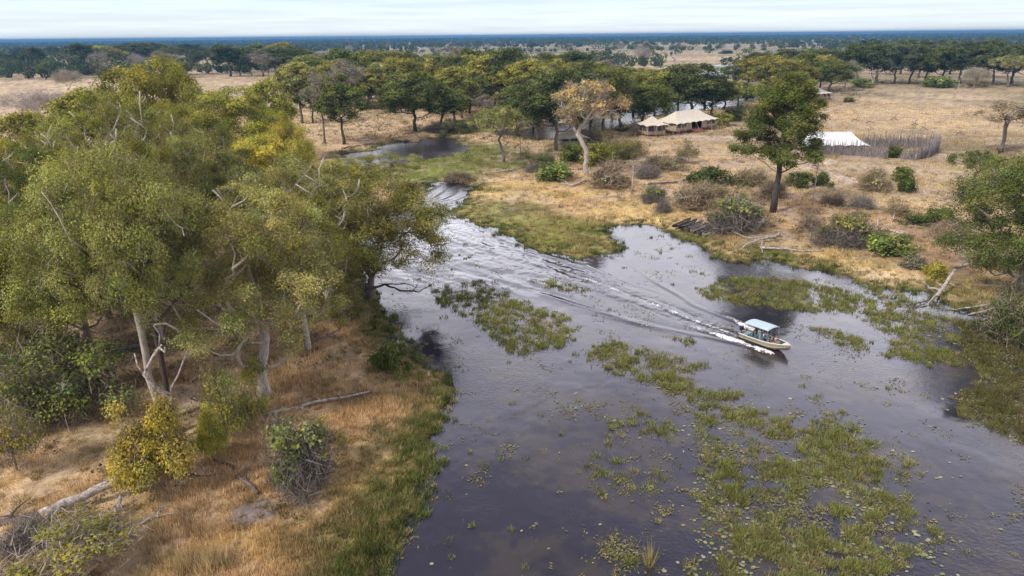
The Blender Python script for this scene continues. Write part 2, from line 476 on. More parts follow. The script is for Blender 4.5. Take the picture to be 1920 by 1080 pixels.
# one ground sheet, fine near the camera and coarse towards the horizon
def polar(r_list, az_list):
    R, A = np.meshgrid(r_list, az_list, indexing='ij')
    return np.stack([R * np.sin(A), R * np.cos(A)], -1)
azf = np.radians(np.linspace(-47, 47, 560))
azb = np.radians(np.linspace(47, 313, 60)[1:-1])
AZ = np.concatenate([azf, azb])
RR = [2.0]
while RR[-1] < 13000:
    r = RR[-1]
    RR.append(r * (1.12 if r < 20 else 1.0042 if r < 130 else 1.0065 if r < 330 else 1.018 if r < 2500 else 1.08))
RR = np.array(RR)
G = polar(RR, AZ)
nr, na = G.shape[:2]
P = G.reshape(-1, 2)
sdP = shore(P)
Z = height(P, sdP)
cP = landcol(P, sdP)
V = np.concatenate([np.column_stack([P, Z]), [[0, 0, .3]]])
i = np.arange(nr - 1)[:, None] * na; j = np.arange(na)[None]; j2 = (j + 1) % na
Q = np.stack([i + j, i + na + j, i + na + j2, i + j2], -1).reshape(-1, 4)
k = np.arange(na); T3 = np.stack([k, (k + 1) % na, np.full(na, nr * na)], -1)
cP1 = np.concatenate([cP, [[.3, .2, .1]]])
ground = mesh_np('ground', V, [Q, T3], M['land'], cols=cP1, smooth=True)
tag(ground, 'dry grassy flood plain with sandy paths, marshy banks and reddish litter under the trees', 'ground', kind='structure')

# ---- water sheet with the wake of the boat
BOAT_A = np.array(at(1398, 631)[:2]); BOAT_B = np.array(at(1476, 664)[:2])
CENTER = poly([(1400, 638), (1375, 626), (1300, 601), (1200, 561), (1100, 522), (1000, 491), (920, 458), (850, 432)])
ARM_R = poly([(1440, 640), (1385, 606), (1300, 572), (1235, 532), (1190, 500), (1140, 468)])
ARM_L = poly([(1440, 660), (1370, 641), (1290, 624), (1200, 606), (1100, 578), (1000, 545), (920, 520), (830, 494), (760, 470)])
EDGE_W = poly([(1260, 556), (1180, 530), (1100, 500), (1010, 474), (940, 440), (880, 420), (830, 404)])
def veg(P):
    """0..1 cover of weeds standing in the water"""
    x, y = P[:, 0], P[:, 1]
    n = fbm(x / 2.3, y / 2.3, 61, 4); nf = fbm(x / .7, y / .7, 62, 3)
    out = np.zeros(len(P))
    for pts, dens, soft in VEGP:
        d = sdist(P, pts)
        out = np.maximum(out, dens * sstep(soft, -soft, d + (n - .5) * soft * 3.4))
    clump = sstep(.405, .58, n * .5 + nf * .5 + (out - .75) * .26)
    return out * clump
VEGP = [(poly(p), d, s) for p, d, s in [
    ([(800, 545), (850, 530), (935, 525), (965, 558), (1060, 588), (1090, 618), (1070, 652), (965, 668), (935, 640), (880, 600), (820, 572)], 1.0, .9),
    ([(990, 527), (1040, 525), (1115, 545), (1100, 556), (1020, 540)], .85, .5),
    ([(1075, 664), (1150, 636), (1260, 660), (1320, 690), (1305, 716), (1405, 738), (1385, 760), (1300, 758), (1220, 720), (1130, 694)], 1.0, 1.1),
    ([(1235, 630), (1290, 628), (1335, 652), (1300, 658)], .7, .6),
    ([(1362, 678), (1400, 676), (1445, 712), (1410, 716)], .6, .7),
    ([(1270, 765), (1400, 748), (1450, 770), (1520, 745), (1580, 765), (1650, 815), (1730, 868), (1740, 900), (1700, 920), (1745, 970), (1800, 1030),
      (1790, 1100), (1260, 1130), (1310, 1010), (1290, 940), (1300, 880), (1290, 830)], .80, 1.5),
    ([(1100, 780), (1200, 762), (1285, 790), (1275, 832), (1140, 832)], .78, 1.2),
    ([(1060, 850), (1150, 840), (1300, 900), (1290, 960), (1110, 930)], .55, 1.5),
    ([(1100, 1010), (1250, 980), (1290, 1100), (1050, 1110)], .5, 1.5),
    ([(1295, 548), (1370, 517), (1450, 518), (1560, 536), (1640, 560), (1660, 590), (1600, 590), (1570, 588), (1480, 584), (1390, 576), (1330, 562)], 1.0, .8),
    ([(1505, 612), (1560, 614), (1640, 640), (1625, 662), (1575, 650)], .95, .5),
    ([(1600, 558), (1700, 574), (1770, 600), (1815, 630), (1825, 686), (1730, 686), (1640, 668), (1680, 636), (1600, 596)], .95, .8),
    ([(1790, 600), (1860, 605), (1930, 620), (2300, 640), (2300, 900), (1930, 850), (1850, 800), (1795, 770), (1775, 735), (1850, 712), (1800, 650)], 1.25, .8),
    ([(1175, 466), (1260, 462), (1290, 490), (1200, 500)], .5, .8),
    ([(1260, 490), (1330, 500), (1370, 520), (1300, 530)], .5, .8),
    ([(1590, 526), (1700, 552), (1790, 582), (1800, 610), (1720, 590), (1640, 566)], .8, .8),
    ([(790, 388), (870, 396), (905, 420), (860, 412), (800, 404)], .95, .5),
    ([(835, 476), (890, 478), (890, 490), (850, 490)], .8, .3),
    ([(700, 600), (760, 600), (800, 660), (850, 700), (845, 745), (770, 720), (720, 660)], .55, 1.2),
    ([(800, 780), (845, 760), (835, 850), (800, 950), (750, 1040), (730, 1100), (700, 1100), (760, 960), (790, 870)], .6, 1.0),
    ([(740, 296), (760, 276), (800, 268), (830, 276), (790, 290)], .5, .4),
    ([(1150, 585), (1110, 600), (1120, 625), (1180, 618)], .4, .6)]]
azw = np.radians(np.concatenate([np.linspace(-80, -47.5, 50), np.linspace(-47, 47, 900), np.linspace(47.5, 80, 50)]))
WR = [18.0]
while WR[-1] < 13000:
    r = WR[-1]
    WR.append(r * (1.0036 if r < 150 else 1.01 if r < 400 else 1.05 if r < 2500 else 1.1))
WR = np.array(WR)
G = polar(WR, azw); nr, na = G.shape[:2]
P = G.reshape(-1, 2); x, y = P[:, 0], P[:, 1]
h = np.zeros(len(P)); foam = np.zeros(len(P))
near = np.hypot(x, y) < 180
Pn = P[near]; xn, yn = Pn[:, 0], Pn[:, 1]
dc, tc_ = pline(Pn, CENTER)
hn = np.zeros(len(Pn)); fn = np.zeros(len(Pn))
wdt = .22 + .75 * tc_
streak = fbm(xn / .26, yn / .26, 71, 3) * .6 + .4 * fbm(xn / 1.4, yn / 1.4, 70, 2)
fn += np.exp(-(dc / wdt) ** 2) * (.92 - .80 * tc_ ** .5) * (.55 + .6 * sstep(.40, .62, streak)) * (tc_ > .005)
LC = float(np.sqrt(((CENTER[1:] - CENTER[:-1]) ** 2).sum(1)).sum())
st1 = fbm(tc_ * LC / 8, dc / 1.5, 72, 4); st2 = fbm(tc_ * LC / 9, dc / .35, 75, 3)
inside = np.exp(-(dc / (.9 + 4.2 * tc_)) ** 4) * (1 - .35 * tc_)
hn += inside * ((st1 - .5) * .26 + (fbm(tc_ * LC / 6, dc / .55, 85, 3) - .5) * .10 + (fbm(xn / .5, yn / .5, 72, 3) - .5) * .12)
fn += inside * .8 * sstep(.60, .74, st2) * sstep(.5, .62, streak) * (1 - tc_)
for L, amp, lam, wid in ((ARM_R, .30, 1.15, 1.0), (ARM_L, .42, 1.3, 1.25), (EDGE_W, .18, 1.0, .8)):
    d, t = pline(Pn, L)
    ln = float(np.sqrt(((L[1:] - L[:-1]) ** 2).sum(1)).sum())
    env = np.exp(-(d / (wid * (.30 + .9 * t))) ** 2) * sstep(0, .05, t) * (1 - sstep(.8, 1, t)) * (1 - .5 * t)
    r1 = fbm(t * ln / 12, d / lam + 2 * fbm(t * ln / 14, 0 * t, 73, 2), 74 + int(lam * 100), 3)
    hn += amp * (r1 - .5) * env + .055 * env * np.exp(-(d / (.35 + .3 * t)) ** 2)
    fn += .75 * env * sstep(.58, .72, r1) * sstep(.45, .6, streak) * (1 - t) ** 1.5
bx = BOAT_B - BOAT_A; bl = np.hypot(*bx); bu = bx / bl
# spray peeling away from the hull, both sides
al = (Pn - BOAT_A) @ bu; ac = (Pn - BOAT_A) @ np.array([-bu[1], bu[0]])
spr = np.exp(-((np.abs(ac) - (1.0 + .15 * (bl - al).clip(0))) / .42) ** 2) * sstep(bl - .4, bl - 1.2, al) * sstep(-7, 0, al)
fn += 1.3 * spr * (.45 + .9 * sstep(.35, .6, streak)); hn += .14 * spr
# older wash crossing the narrows and fanning over the upper reach
d, t = pline(Pn, poly([(805, 372), (862, 342)]))
w = ell(Pn, 838, 364, 45, 24)
hn += .075 * w * np.sin(2 * math.pi * (d) / 2.6 + 7 * fbm(xn / 7, yn / 7, 76, 3))
d, t = pline(Pn, poly([(700, 440), (1000, 545)]))
w = ell(Pn, 900, 495, 220, 60)
hn += .24 * w * (fbm(t * 6, d / 2.2, 77, 4) - .5) + .05 * w * (fbm(xn / .8, yn / .8, 80, 3) - .5)
hn += (fbm(xn / 1.7, yn / 1.7, 74, 3) - .5) * .025
h[near] = hn; foam[near] = np.clip(fn, 0, 1.2)
calm = 1 - .85 * sstep(.2, .7, veg(P)) if False else 1.0
wm = bpy.data.materials.new('river_water'); wm.use_nodes = True
t = wm.node_tree; N = t.nodes; L = t.links; b = N['Principled BSDF']
ra = N.new('ShaderNodeAttribute'); ra.attribute_name = 'ruffle'; L.new(ra.outputs['Fac'], b.inputs['Roughness']); b.inputs['IOR'].default_value = 1.40
a = N.new('ShaderNodeAttribute'); a.attribute_name = 'Col'
L.new(a.outputs['Color'], b.inputs['Base Color'])
tcn = N.new('ShaderNodeTexCoord')
mp = N.new('ShaderNodeMapping'); mp.inputs['Scale'].default_value = (1, 1.6, 1); mp.inputs['Rotation'].default_value = (0, 0, .6)
L.new(tcn.outputs['Object'], mp.inputs[0])
n1 = N.new('ShaderNodeTexNoise'); n1.inputs['Scale'].default_value = 2.6; n1.inputs['Detail'].default_value = 5; n1.inputs['Roughness'].default_value = .6
L.new(mp.outputs[0], n1.inputs['Vector'])
n2 = N.new('ShaderNodeTexNoise'); n2.inputs['Scale'].default_value = .16; n2.inputs['Detail'].default_value = 3
L.new(tcn.outputs['Object'], n2.inputs['Vector'])
mr = N.new('ShaderNodeMapRange'); mr.inputs[1].default_value = .42; mr.inputs[2].default_value = .6; mr.inputs[3].default_value = .10; mr.inputs[4].default_value = .34
L.new(n2.outputs['Fac'], mr.inputs[0])
bp = N.new('ShaderNodeBump'); bp.inputs['Distance'].default_value = .06
sa = N.new('ShaderNodeAttribute'); sa.attribute_name = 'swell'; L.new(sa.outputs['Fac'], bp.inputs['Strength']); L.new(n1.outputs['Fac'], bp.inputs['Height']); L.new(bp.outputs[0], b.inputs['Normal'])
fo = N.new('ShaderNodeBsdfDiffuse'); fo.inputs[0].default_value = (.80, .78, .76, 1)
fa0 = N.new('ShaderNodeAttribute'); fa0.attribute_name = 'foam'
fn_ = N.new('ShaderNodeTexNoise'); fn_.inputs['Scale'].default_value = 5.5; fn_.inputs['Detail'].default_value = 6; fn_.inputs['Roughness'].default_value = .7
L.new(tcn.outputs['Object'], fn_.inputs['Vector'])
fs = N.new('ShaderNodeMath'); fs.operation = 'MULTIPLY_ADD'; fs.inputs[1].default_value = 2.6; fs.inputs[2].default_value = -1.45; L.new(fn_.outputs['Fac'], fs.inputs[0])
fg = N.new('ShaderNodeMath'); fg.operation = 'ADD'; L.new(fa0.outputs['Fac'], fg.inputs[0]); L.new(fs.outputs[0], fg.inputs[1])
fk = N.new('ShaderNodeMath'); fk.operation = 'GREATER_THAN'; fk.inputs[1].default_value = .06; L.new(fa0.outputs['Fac'], fk.inputs[0])
fa = N.new('ShaderNodeMath'); fa.operation = 'MULTIPLY'; L.new(fg.outputs[0], fa.inputs[0]); L.new(fk.outputs[0], fa.inputs[1])
fr = N.new('ShaderNodeMapRange'); fr.inputs[1].default_value = .30; fr.inputs[2].default_value = .62
fr.inputs[4].default_value = .95
L.new(fa.outputs[0], fr.inputs[0])
mx = N.new('ShaderNodeMixShader'); L.new(fr.outputs[0], mx.inputs[0]); L.new(b.outputs[0], mx.inputs[1]); L.new(fo.outputs[0], mx.inputs[2])
L.new(mx.outputs[0], N['Material Output'].inputs['Surface'])
i = np.arange(nr - 1)[:, None] * na; j = np.arange(na - 1)[None]
Q = np.stack([i + j, i + na + j, i + na + j + 1, i + j + 1], -1).reshape(-1, 4)
sdw = np.full(len(P), 1e9)
rr = np.hypot(x, y)
sdw[:] = sdist(P, RIVER)
wc = np.tile(C(.022, .020, .030), (len(P), 1))
# brown weed lying just under the surface
sub = sstep(.46, .62, fbm(x / 4.5, y / 4.5, 81, 4) * .7 + .3 * fbm(x / .9, y / .9, 82, 3)) * .5 * (rr < 200)
vw = np.zeros(len(P)); vw[near] = veg(Pn)
sub = np.clip(sub * sstep(0, 4, -sdw) + .8 * vw, 0, 1)[:, None]
wc = wc * (1 - sub) + C(.062, .050, .034) * sub
water = mesh_np('water', np.column_stack([P, h]), [Q], wm, cols=wc, smooth=True)
fattr = water.data.attributes.new('foam', 'FLOAT', 'POINT'); fattr.data.foreach_set('value', foam.astype(np.float32))
ruf = .035 + .05 * fbm(x / 8, y / 8, 83, 3)
swell = .05 + .30 * sstep(.45, .62, fbm(x / 14 + 3, y / 14, 84, 3)) + .8 * sstep(105, 150, np.hypot(x, y))
sattr = water.data.attributes.new('swell', 'FLOAT', 'POINT'); sattr.data.foreach_set('value', swell.astype(np.float32))
rattr = water.data.attributes.new('ruffle', 'FLOAT', 'POINT'); rattr.data.foreach_set('value', ruf.astype(np.float32))
tag(water, 'dark river water reflecting the pale sky, with the foaming wake of the boat', 'river', kind='structure')

# ------------------------------------------------------------------ leaves, twigs, trees
def leaf_quads(Cn, Nn, size, rng, aspect=.62):
    n = len(Cn)
    Nn = Nn / (np.linalg.norm(Nn, axis=1)[:, None] + 1e-9)
    A = rng.normal(size=(n, 3)); U = np.cross(Nn, A); U /= np.linalg.norm(U, axis=1)[:, None] + 1e-9
    W = np.cross(Nn, U)
    s = size[:, None]
    V = np.stack([Cn - U * s * .5, Cn - W * s * aspect * .5, Cn + U * s * .5, Cn + W * s * aspect * .5], 1).reshape(-1, 3)
    F = np.arange(4 * n).reshape(-1, 4)
    return V, F
def clump_leaves(centers, radii, per, size, rng, tint, yellow=0.0, droop=0.0, flat=.82):
    """leaf sprays filling clumps; colour varies leaf by leaf and clump by clump"""
    Vs, Cs = [], []
    for k, (c, r) in enumerate(zip(centers, radii)):
        n = max(4, int(per * rng.uniform(.6, 1.35)))
        d = rng.normal(size=(n, 3)); d /= np.linalg.norm(d, axis=1)[:, None]
        d[:, 2] = np.where(rng.random(n) < .68, np.abs(d[:, 2]), d[:, 2])
        rad = r * rng.uniform(.45, 1.08, n) ** .6
        lob = 1 + .35 * np.sin(d[:, 0] * 5 + k) * np.sin(d[:, 1] * 5 + 2 * k)
        sub = rng.integers(0, max(3, n // 9), n)          # leaves sit together in sprays
        first = np.searchsorted(np.sort(sub), np.arange(sub.max() + 1)); so = np.argsort(sub)
        lead = so[np.minimum(first, n - 1)][sub]
        d = d[lead] * .72 + d * .28; rad = rad[lead] * .8 + rad * .2; lob = lob[lead]
        p = c + d * (rad * lob)[:, None] * np.array([1, 1, flat]) + rng.normal(size=(n, 3)) * size * .62
        p[:, 2] -= droop * rng.random(n) * r
        nn = d * 1.0 + rng.normal(size=(n, 3)) * .42 + np.array([0, 0, .25])
        v, f = leaf_quads(p, nn, size * rng.uniform(.6, 1.4, n), rng)
        base = tint[k] if np.ndim(tint) > 1 else tint
        ct = np.array(base) * rng.uniform(.62, 1.42) * (1 + rng.normal(size=3) * np.array([.05, .03, .08]))
        cc = ct * (rng.uniform(.68, 1.38, n)[lead] * rng.uniform(.86, 1.16, n))[:, None] * (1 + rng.normal(size=(n, 3)) * .05)
        ym = rng.random(n) < yellow * rng.uniform(0, 2.2)
        cc[ym] = cc[ym] * np.array([1.5, 1.3, .7])
        Vs.append(v); Cs.append(np.repeat(cc, 4, 0))
    V = np.concatenate(Vs)
    return V, np.arange(len(V)).reshape(-1, 4), np.clip(np.concatenate(Cs), .01, 4)
def twig_tris(centers, radii, per, width, rng, col=(1, 1, 1), up=.3):
    Vs, Cs = [], []
    for c, r in zip(centers, radii):
        n = per
        a = c + rng.normal(size=(n, 3)) * r * .35
        d = rng.normal(size=(n, 3)); d[:, 2] += up; d /= np.linalg.norm(d, axis=1)[:, None]
        L_ = r * rng.uniform(.4, 1.1, n)[:, None]
        s = np.cross(d, rng.normal(size=(n, 3))); s /= np.linalg.norm(s, axis=1)[:, None] + 1e-9
        v = np.stack([a - s * width / 2, a + s * width / 2, a + d * L_], 1).reshape(-1, 3)
        Vs.append(v); Cs.append(np.repeat(np.array(col) * rng.uniform(.55, 1.4, (n, 1)), 3, 0))
    V = np.concatenate(Vs)
    return V, np.arange(len(V)).reshape(-1, 3), np.concatenate(Cs)
def skeleton(trunk, targets, rng, tip=.035, step=1.3, wiggle=.16, power=2.25, rmax=None):
    """grow limbs from the trunk to every target; returns chains of (points, radii)"""
    nodes = [np.array(p, float) for p in trunk]; par = [-1] + list(range(len(trunk) - 1))
    plen = [0.0]
    for q in range(1, len(nodes)): plen.append(plen[-1] + np.linalg.norm(nodes[q] - nodes[q - 1]))
    top = nodes[-1]; first = max(1, int(len(trunk) * .45))
    kids_tip = []
    order = np.argsort([np.linalg.norm(np.array(t) - top) for t in targets])
    for o in order:
        T = np.array(targets[o], float)
        A = np.array(nodes[first:]); D = T - A
        dist = np.linalg.norm(D, axis=1)
        cost = dist + .30 * (np.array(plen[first:]) - plen[first]) + np.maximum(0, .25 * dist - D[:, 2]) * .6
        q = int(np.argmin(cost)) + first
        a = nodes[q]; dd = dist[q - first]
        n = max(1, int(math.ceil(dd / step)))
        prev = q
        side = rng.normal(size=3) * wiggle * dd; sag = -.06 * dd if T[2] > a[2] else .08 * dd
        for m in range(1, n + 1):
            t = m / n
            p = a + (T - a) * t + side * math.sin(math.pi * t) * .6 + np.array([0, 0, sag]) * math.sin(math.pi * t)
            if m < n: p = p + rng.normal(size=3) * wiggle * .55
            nodes.append(p); par.append(prev); plen.append(plen[prev] + np.linalg.norm(p - nodes[prev])); prev = len(nodes) - 1
        kids_tip.append(prev)
    n = len(nodes); acc = np.zeros(n)
    ch = [[] for _ in range(n)]
    for q in range(n):
        if par[q] >= 0: ch[par[q]].append(q)
    for q in range(n - 1, -1, -1):
        if not ch[q]: acc[q] = tip ** power
        else: acc[q] = sum(acc[c] for c in ch[q]) * 1.03
    rad = acc ** (1 / power)
    if rmax: rad = rad * min(1, rmax / rad[0]) if rad[0] > rmax else rad
    chains = []
    stack = [(0, None)]
    while stack:
        q, frm = stack.pop()
        pts = [nodes[frm]] if frm is not None else []; rs = [min(rad[frm], rad[q] * 1.15)] if frm is not None else []
        cur = q
        while True:
            pts.append(nodes[cur]); rs.append(rad[cur])
            if not ch[cur]: break
            nx = max(ch[cur], key=lambda c: rad[c])
            for c in ch[cur]:
                if c != nx: stack.append((c, cur))
            cur = nx
        if len(pts) > 1: chains.append((np.array(pts), np.array(rs)))
    return chains
def trunk_path(h, lean, rng, n=5, wob=.12):
    P = [np.array([0, 0, -.5])]
    for k in range(1, n + 1):
        t = k / n
        P.append(np.array([lean[0] * t * t, lean[1] * t * t, h * t]) + np.append(rng.normal(size=2) * wob * (k < n), 0))
    return P
def wood(chains, k=6, flare=1.5, rmin=0):
    b = MB()
    for q, (P, R) in enumerate(chains):
        R = R.copy()
        if q == 0: R[0] *= flare; R[1] *= 1 + (flare - 1) * .4
        if R.max() < rmin: continue
        b.tube(P, R, k if R.max() > .12 else 4, cap=True)
    return b
def crown_targets(n, h, w, base, rng, shape='oval', squash=1.0):
    """clump centres on the outsides of many overlapping lobes that fill the crown"""
    out = []; sx = w / 2; sz = (h - base) / 2; cz = (h + base) / 2
    nl = {'tall': 17, 'umbrella': 12, 'dome': 15}.get(shape, 14)
    lobes = []
    for q in range(nl):
        zz = 1 - (q + .5) / nl * (1.9 if shape != 'umbrella' else 1.3)
        a = q * 2.399963 + rng.uniform(-.4, .4); f = math.sqrt(max(0, 1 - zz * zz))
        k = rng.uniform(.46, .70)
        if shape == 'tall': f = .35 + .55 * (q / nl); k = rng.uniform(.45, .75)
        c = np.array([math.cos(a) * f * sx * k, math.sin(a) * f * sx * k, cz + zz * sz * (.60 if shape != 'umbrella' else .4)])
        lr = sx * rng.uniform(.36, .52) if shape != 'tall' else sx * rng.uniform(.42, .62)
        lobes.append((c, lr))
    vz = min(1.1, max(.55, sz / sx)) if shape != 'umbrella' else .6
    E = np.array([1, 1, vz]); tries = 0
    while len(out) < n and tries < 60 * n:
        tries += 1
        c, r = lobes[rng.integers(nl)]
        d = rng.normal(size=3); d /= np.linalg.norm(d)
        if d[2] < -.5: continue
        p = c + d * r * rng.uniform(.75, 1.0) * E
        if p[2] < base * .7: continue
        inside = sum(np.linalg.norm((p - c2) / E) < r2 * .68 for c2, r2 in lobes)
        if inside and rng.random() < .85: continue
        if out and min(np.linalg.norm(p - o) for o in out) < w * .05: continue
        out.append(p)
    mid = np.mean(out, axis=0) * np.array([1, 1, 0])
    return [o - mid for o in out]
PROTO = {}
def measure(key, root):
    """height and width of the model as built"""
    best = None
    for ch in root.children:
        n = len(ch.data.vertices); a = np.empty(n * 3, np.float32); ch.data.vertices.foreach_get('co', a); a = a.reshape(-1, 3)
        if ch.name.startswith('crown') or (best is None): best = a
        if ch.name.startswith('twigs') and not any(c.name.startswith('crown') for c in root.children): best = a
    c = best[best[:, 2] > np.percentile(best[:, 2], 20)]
    wx = np.percentile(c[:, 0], 98.5) - np.percentile(c[:, 0], 1.5); wy = np.percentile(c[:, 1], 98.5) - np.percentile(c[:, 1], 1.5)
    PROTO[key] = dict(root=root, h=float(np.percentile(best[:, 2], 99.7)), w=float(max(1.0, (wx + wy) / 2)))
def proto_tree(key, seed, h=20., w=16., base=6., shape='oval', clumps=80, per=300, leaf=.26, crad=1.35, yellow=.035, bare=12, tip=.045,
               lean=(0, 0), fork=.38, bark='bark', droop=0., twigs=0, gap=0.0, tone=(1, 1, 1), rmax=.55, window=0.0):
    rng = np.random.default_rng(seed)
    tg = crown_targets(clumps, h - crad * .5, w - crad * .8, base, rng, shape)
    tp = trunk_path(h * fork, lean, rng)
    tg = [t_ + np.array([lean[0], lean[1], 0]) * 1.0 for t_ in tg]
    ch = skeleton(tp, tg + [t_ * np.array([1.06, 1.06, 1.02]) + rng.normal(size=3) * .7 for t_ in tg[:bare]], rng, tip=tip, rmax=rmax)
    ctr = np.array([lean[0], lean[1], (h + base) / 2]); vw_ = np.array([0, -.93, .36])
    def opened(t_):          # a bare opening in the side of the crown where the limbs show
        d = (t_ - ctr) / np.array([w / 2, w / 2, (h - base) / 2]); d = d / (np.linalg.norm(d) + 1e-6)
        return window and d @ vw_ > 1 - window
    lf = [t_ for t_ in tg if rng.random() > gap and not opened(t_)]
    rad = crad * rng.uniform(.7, 1.45, len(lf))
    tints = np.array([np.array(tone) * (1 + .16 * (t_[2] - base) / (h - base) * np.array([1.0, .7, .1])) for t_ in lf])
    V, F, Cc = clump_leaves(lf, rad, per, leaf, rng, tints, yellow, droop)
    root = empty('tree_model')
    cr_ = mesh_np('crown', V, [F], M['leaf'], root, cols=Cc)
    if twigs:
        tv, tf, tcol = twig_tris(lf, rad * 1.1, twigs, leaf * .16, rng, (.33, .29, .24))
        mesh_np('twigs', tv, [tf], M['twig'], root, cols=tcol)
    tk = wood(ch, 7).build('trunk', M[bark], root, smooth=True)
    measure(key, root)
    return root
def proto_dead(key, seed, h=12., w=8., n=22, fork=.4, bark='dead', tip=.03, twigs=10, lean=(0, 0), rmax=.4, twc=(.30, .26, .25), tw=.03, base=.45):
    rng = np.random.default_rng(seed)
    tg = crown_targets(n, h, w, h * base, rng, 'oval')
    tg = [t_ + np.array([lean[0], lean[1], 0]) for t_ in tg]
    ch = skeleton(trunk_path(h * fork, lean, rng), tg, rng, tip=tip, wiggle=.2, rmax=rmax)
    root = empty('tree_model')
    wood(ch, 6).build('trunk', M[bark], root, smooth=True)
    if twigs:
        V, F, Cc = twig_tris(tg, np.full(len(tg), w * .17), twigs, tw, rng, twc, up=.4)
        mesh_np('twigs', V, [F], M['twig'], root, cols=Cc)
    measure(key, root)
def proto_bush(key, seed, h=3., w=4., clumps=22, per=130, leaf=.2, crad=.8, yellow=.1, twigs=0, twc=(.2, .17, .15), tone=(1, 1, 1), leaf_top=False, stems=True, open_=0, tw=.03):
    """leafy or thorny shrub, foliage down to the ground"""
    rng = np.random.default_rng(seed)
    tg = []
    lob = [(rng.uniform(0, 6.28), rng.uniform(.15, .52), rng.uniform(.45, 1.0), rng.uniform(.28, .52)) for _ in range(7)]
    while len(tg) < clumps:
        d = rng.normal(size=3); d[2] = abs(d[2]); d /= np.linalg.norm(d)
        a, f, hz_, lr = lob[rng.integers(7)]
        s = rng.uniform(.45, 1.0) * lr
        p = np.array([math.cos(a) * f * w / 2, math.sin(a) * f * w / 2, 0]) + d * s * np.array([w / 2, w / 2, h / .5 * hz_])
        p[2] = min(p[2], h - crad * .3)
        p[2] = max(p[2], h * (.12 + open_ * .5))
        tg.append(p)
    root = empty('shrub_model')
    st = skeleton([np.array([0, 0, -.3]), np.array([0, 0, .15]), np.array([.05, 0, h * .2])], tg, rng, tip=.02, step=.7, rmax=.14)
    wood(st, 5).build('stem', M['bark'], root, smooth=True)
    rad = crad * rng.uniform(.7, 1.3, len(tg))
    keep = [q for q in range(len(tg)) if (not leaf_top) or tg[q][2] > np.percentile([t_[2] for t_ in tg], 55)]
    if per:
        V, F, Cc = clump_leaves([tg[q] for q in keep], rad[keep], per, leaf, rng, tone, yellow, flat=.8)
        mesh_np('crown', V, [F], M['leaf'], root, cols=Cc)
    if twigs:
        V, F, Cc = twig_tris(tg, rad * 1.2, twigs, tw, rng, twc, up=.5)
        mesh_np('twigs', V, [F], M['twig'], root, cols=Cc)
    measure(key, root)

# near models (many small leaf sprays)
NP = 840
proto_tree('n_spread', 1, h=20, w=19, base=4.6, clumps=150, per=NP, leaf=.155, crad=1.5, gap=.05, bark='bark_pale', twigs=26)
proto_tree('n_spread2', 2, h=20, w=17, base=4.2, clumps=140, per=NP, leaf=.155, crad=1.45, gap=.08, window=.12, bark='bark_pale', twigs=26, lean=(1.5, 0), tip=.075)
proto_tree('n_oval', 3, h=20, w=13, base=3.6, clumps=125, per=NP, leaf=.155, crad=1.35, twigs=14)
proto_tree('n_low', 4, h=14, w=16, base=0.9, clumps=130, per=NP, leaf=.155, crad=1.4, shape='dome', fork=.3, twigs=12)
proto_tree('n_open', 5, h=20, w=15, base=5.5, clumps=110, per=int(NP * .8), leaf=.155, crad=1.2, gap=.12, window=.32, bark='bark_pale', bare=26, twigs=40, tip=.10)
proto_tree('n_tall', 6, h=22, w=12, base=5.5, clumps=140, per=int(NP * .8), leaf=.20, crad=1.15, shape='tall', fork=.7, bark='bark_dark', rmax=.42, twigs=6, yellow=.03)
proto_tree('n_high', 7, h=20, w=17, base=8.5, clumps=120, per=NP, leaf=.155, crad=1.4, gap=.08, window=.12, bark='bark_pale', twigs=26, fork=.45, rmax=.34, tip=.075)
proto_tree('n_dome', 8, h=13, w=18, base=.8, shape='dome', clumps=230, per=420, leaf=.20, crad=1.35, bare=0, fork=.3, yellow=.03)
# middle distance
MPn = 190
proto_tree('m_spread', 11, h=18, w=16, base=3.4, clumps=105, per=MPn, leaf=.44, crad=1.5, twigs=10, rmax=.45)
proto_tree('m_oval', 12, h=18, w=12, base=3.0, clumps=95, per=MPn, leaf=.42, crad=1.35, twigs=8, rmax=.42)
proto_tree('m_oval2', 13, h=18, w=13, base=3.8, clumps=92, per=MPn, leaf=.42, crad=1.45, gap=.1, twigs=8, bark='bark_dark', rmax=.42, lean=(1, .5))
proto_tree('m_dome', 14, h=13, w=14, base=2.6, shape='dome', clumps=95, per=MPn, leaf=.42, crad=1.4, fork=.3, rmax=.42)
proto_tree('m_umbrella', 15, h=14, w=15, base=5.2, shape='umbrella', clumps=75, per=int(MPn * .8), leaf=.34, crad=1.1, twigs=30, bark='bark', rmax=.34, lean=(-1.2, 0))
proto_tree('m_tall', 16, h=20, w=10, base=7, shape='tall', fork=.7, clumps=90, per=MPn, leaf=.42, crad=1.3, rmax=.36)
proto_tree('m_sparse', 17, h=17, w=9, base=9, clumps=40, per=60, leaf=.36, crad=1.2, gap=.2, twigs=90, fork=.6, rmax=.3, tone=(1, 1, 1))
proto_tree('m_orange', 118, h=18, w=12, base=8.0, clumps=75, per=120, leaf=.36, crad=1.25, gap=.34, twigs=80, fork=.26, bark='bark_pale', rmax=.62, tip=.06, bare=24, yellow=0)
# far
proto_tree('f_round', 21, h=15, w=14, base=4, clumps=34, per=40, leaf=1.0, crad=2.1, bare=0, fork=.35, yellow=.03)
proto_tree('f_oval', 22, h=16, w=11, base=4, clumps=30, per=34, leaf=1.0, crad=1.7, bare=0, yellow=.03)
proto_tree('f_flat', 23, h=13, w=16, base=5, shape='umbrella', clumps=34, per=30, leaf=.9, crad=1.7, bare=0, yellow=.03)
proto_tree('f_tall', 24, h=18, w=9, base=6, shape='tall', fork=.7, clumps=26, per=34, leaf=.95, crad=1.7, bare=0)
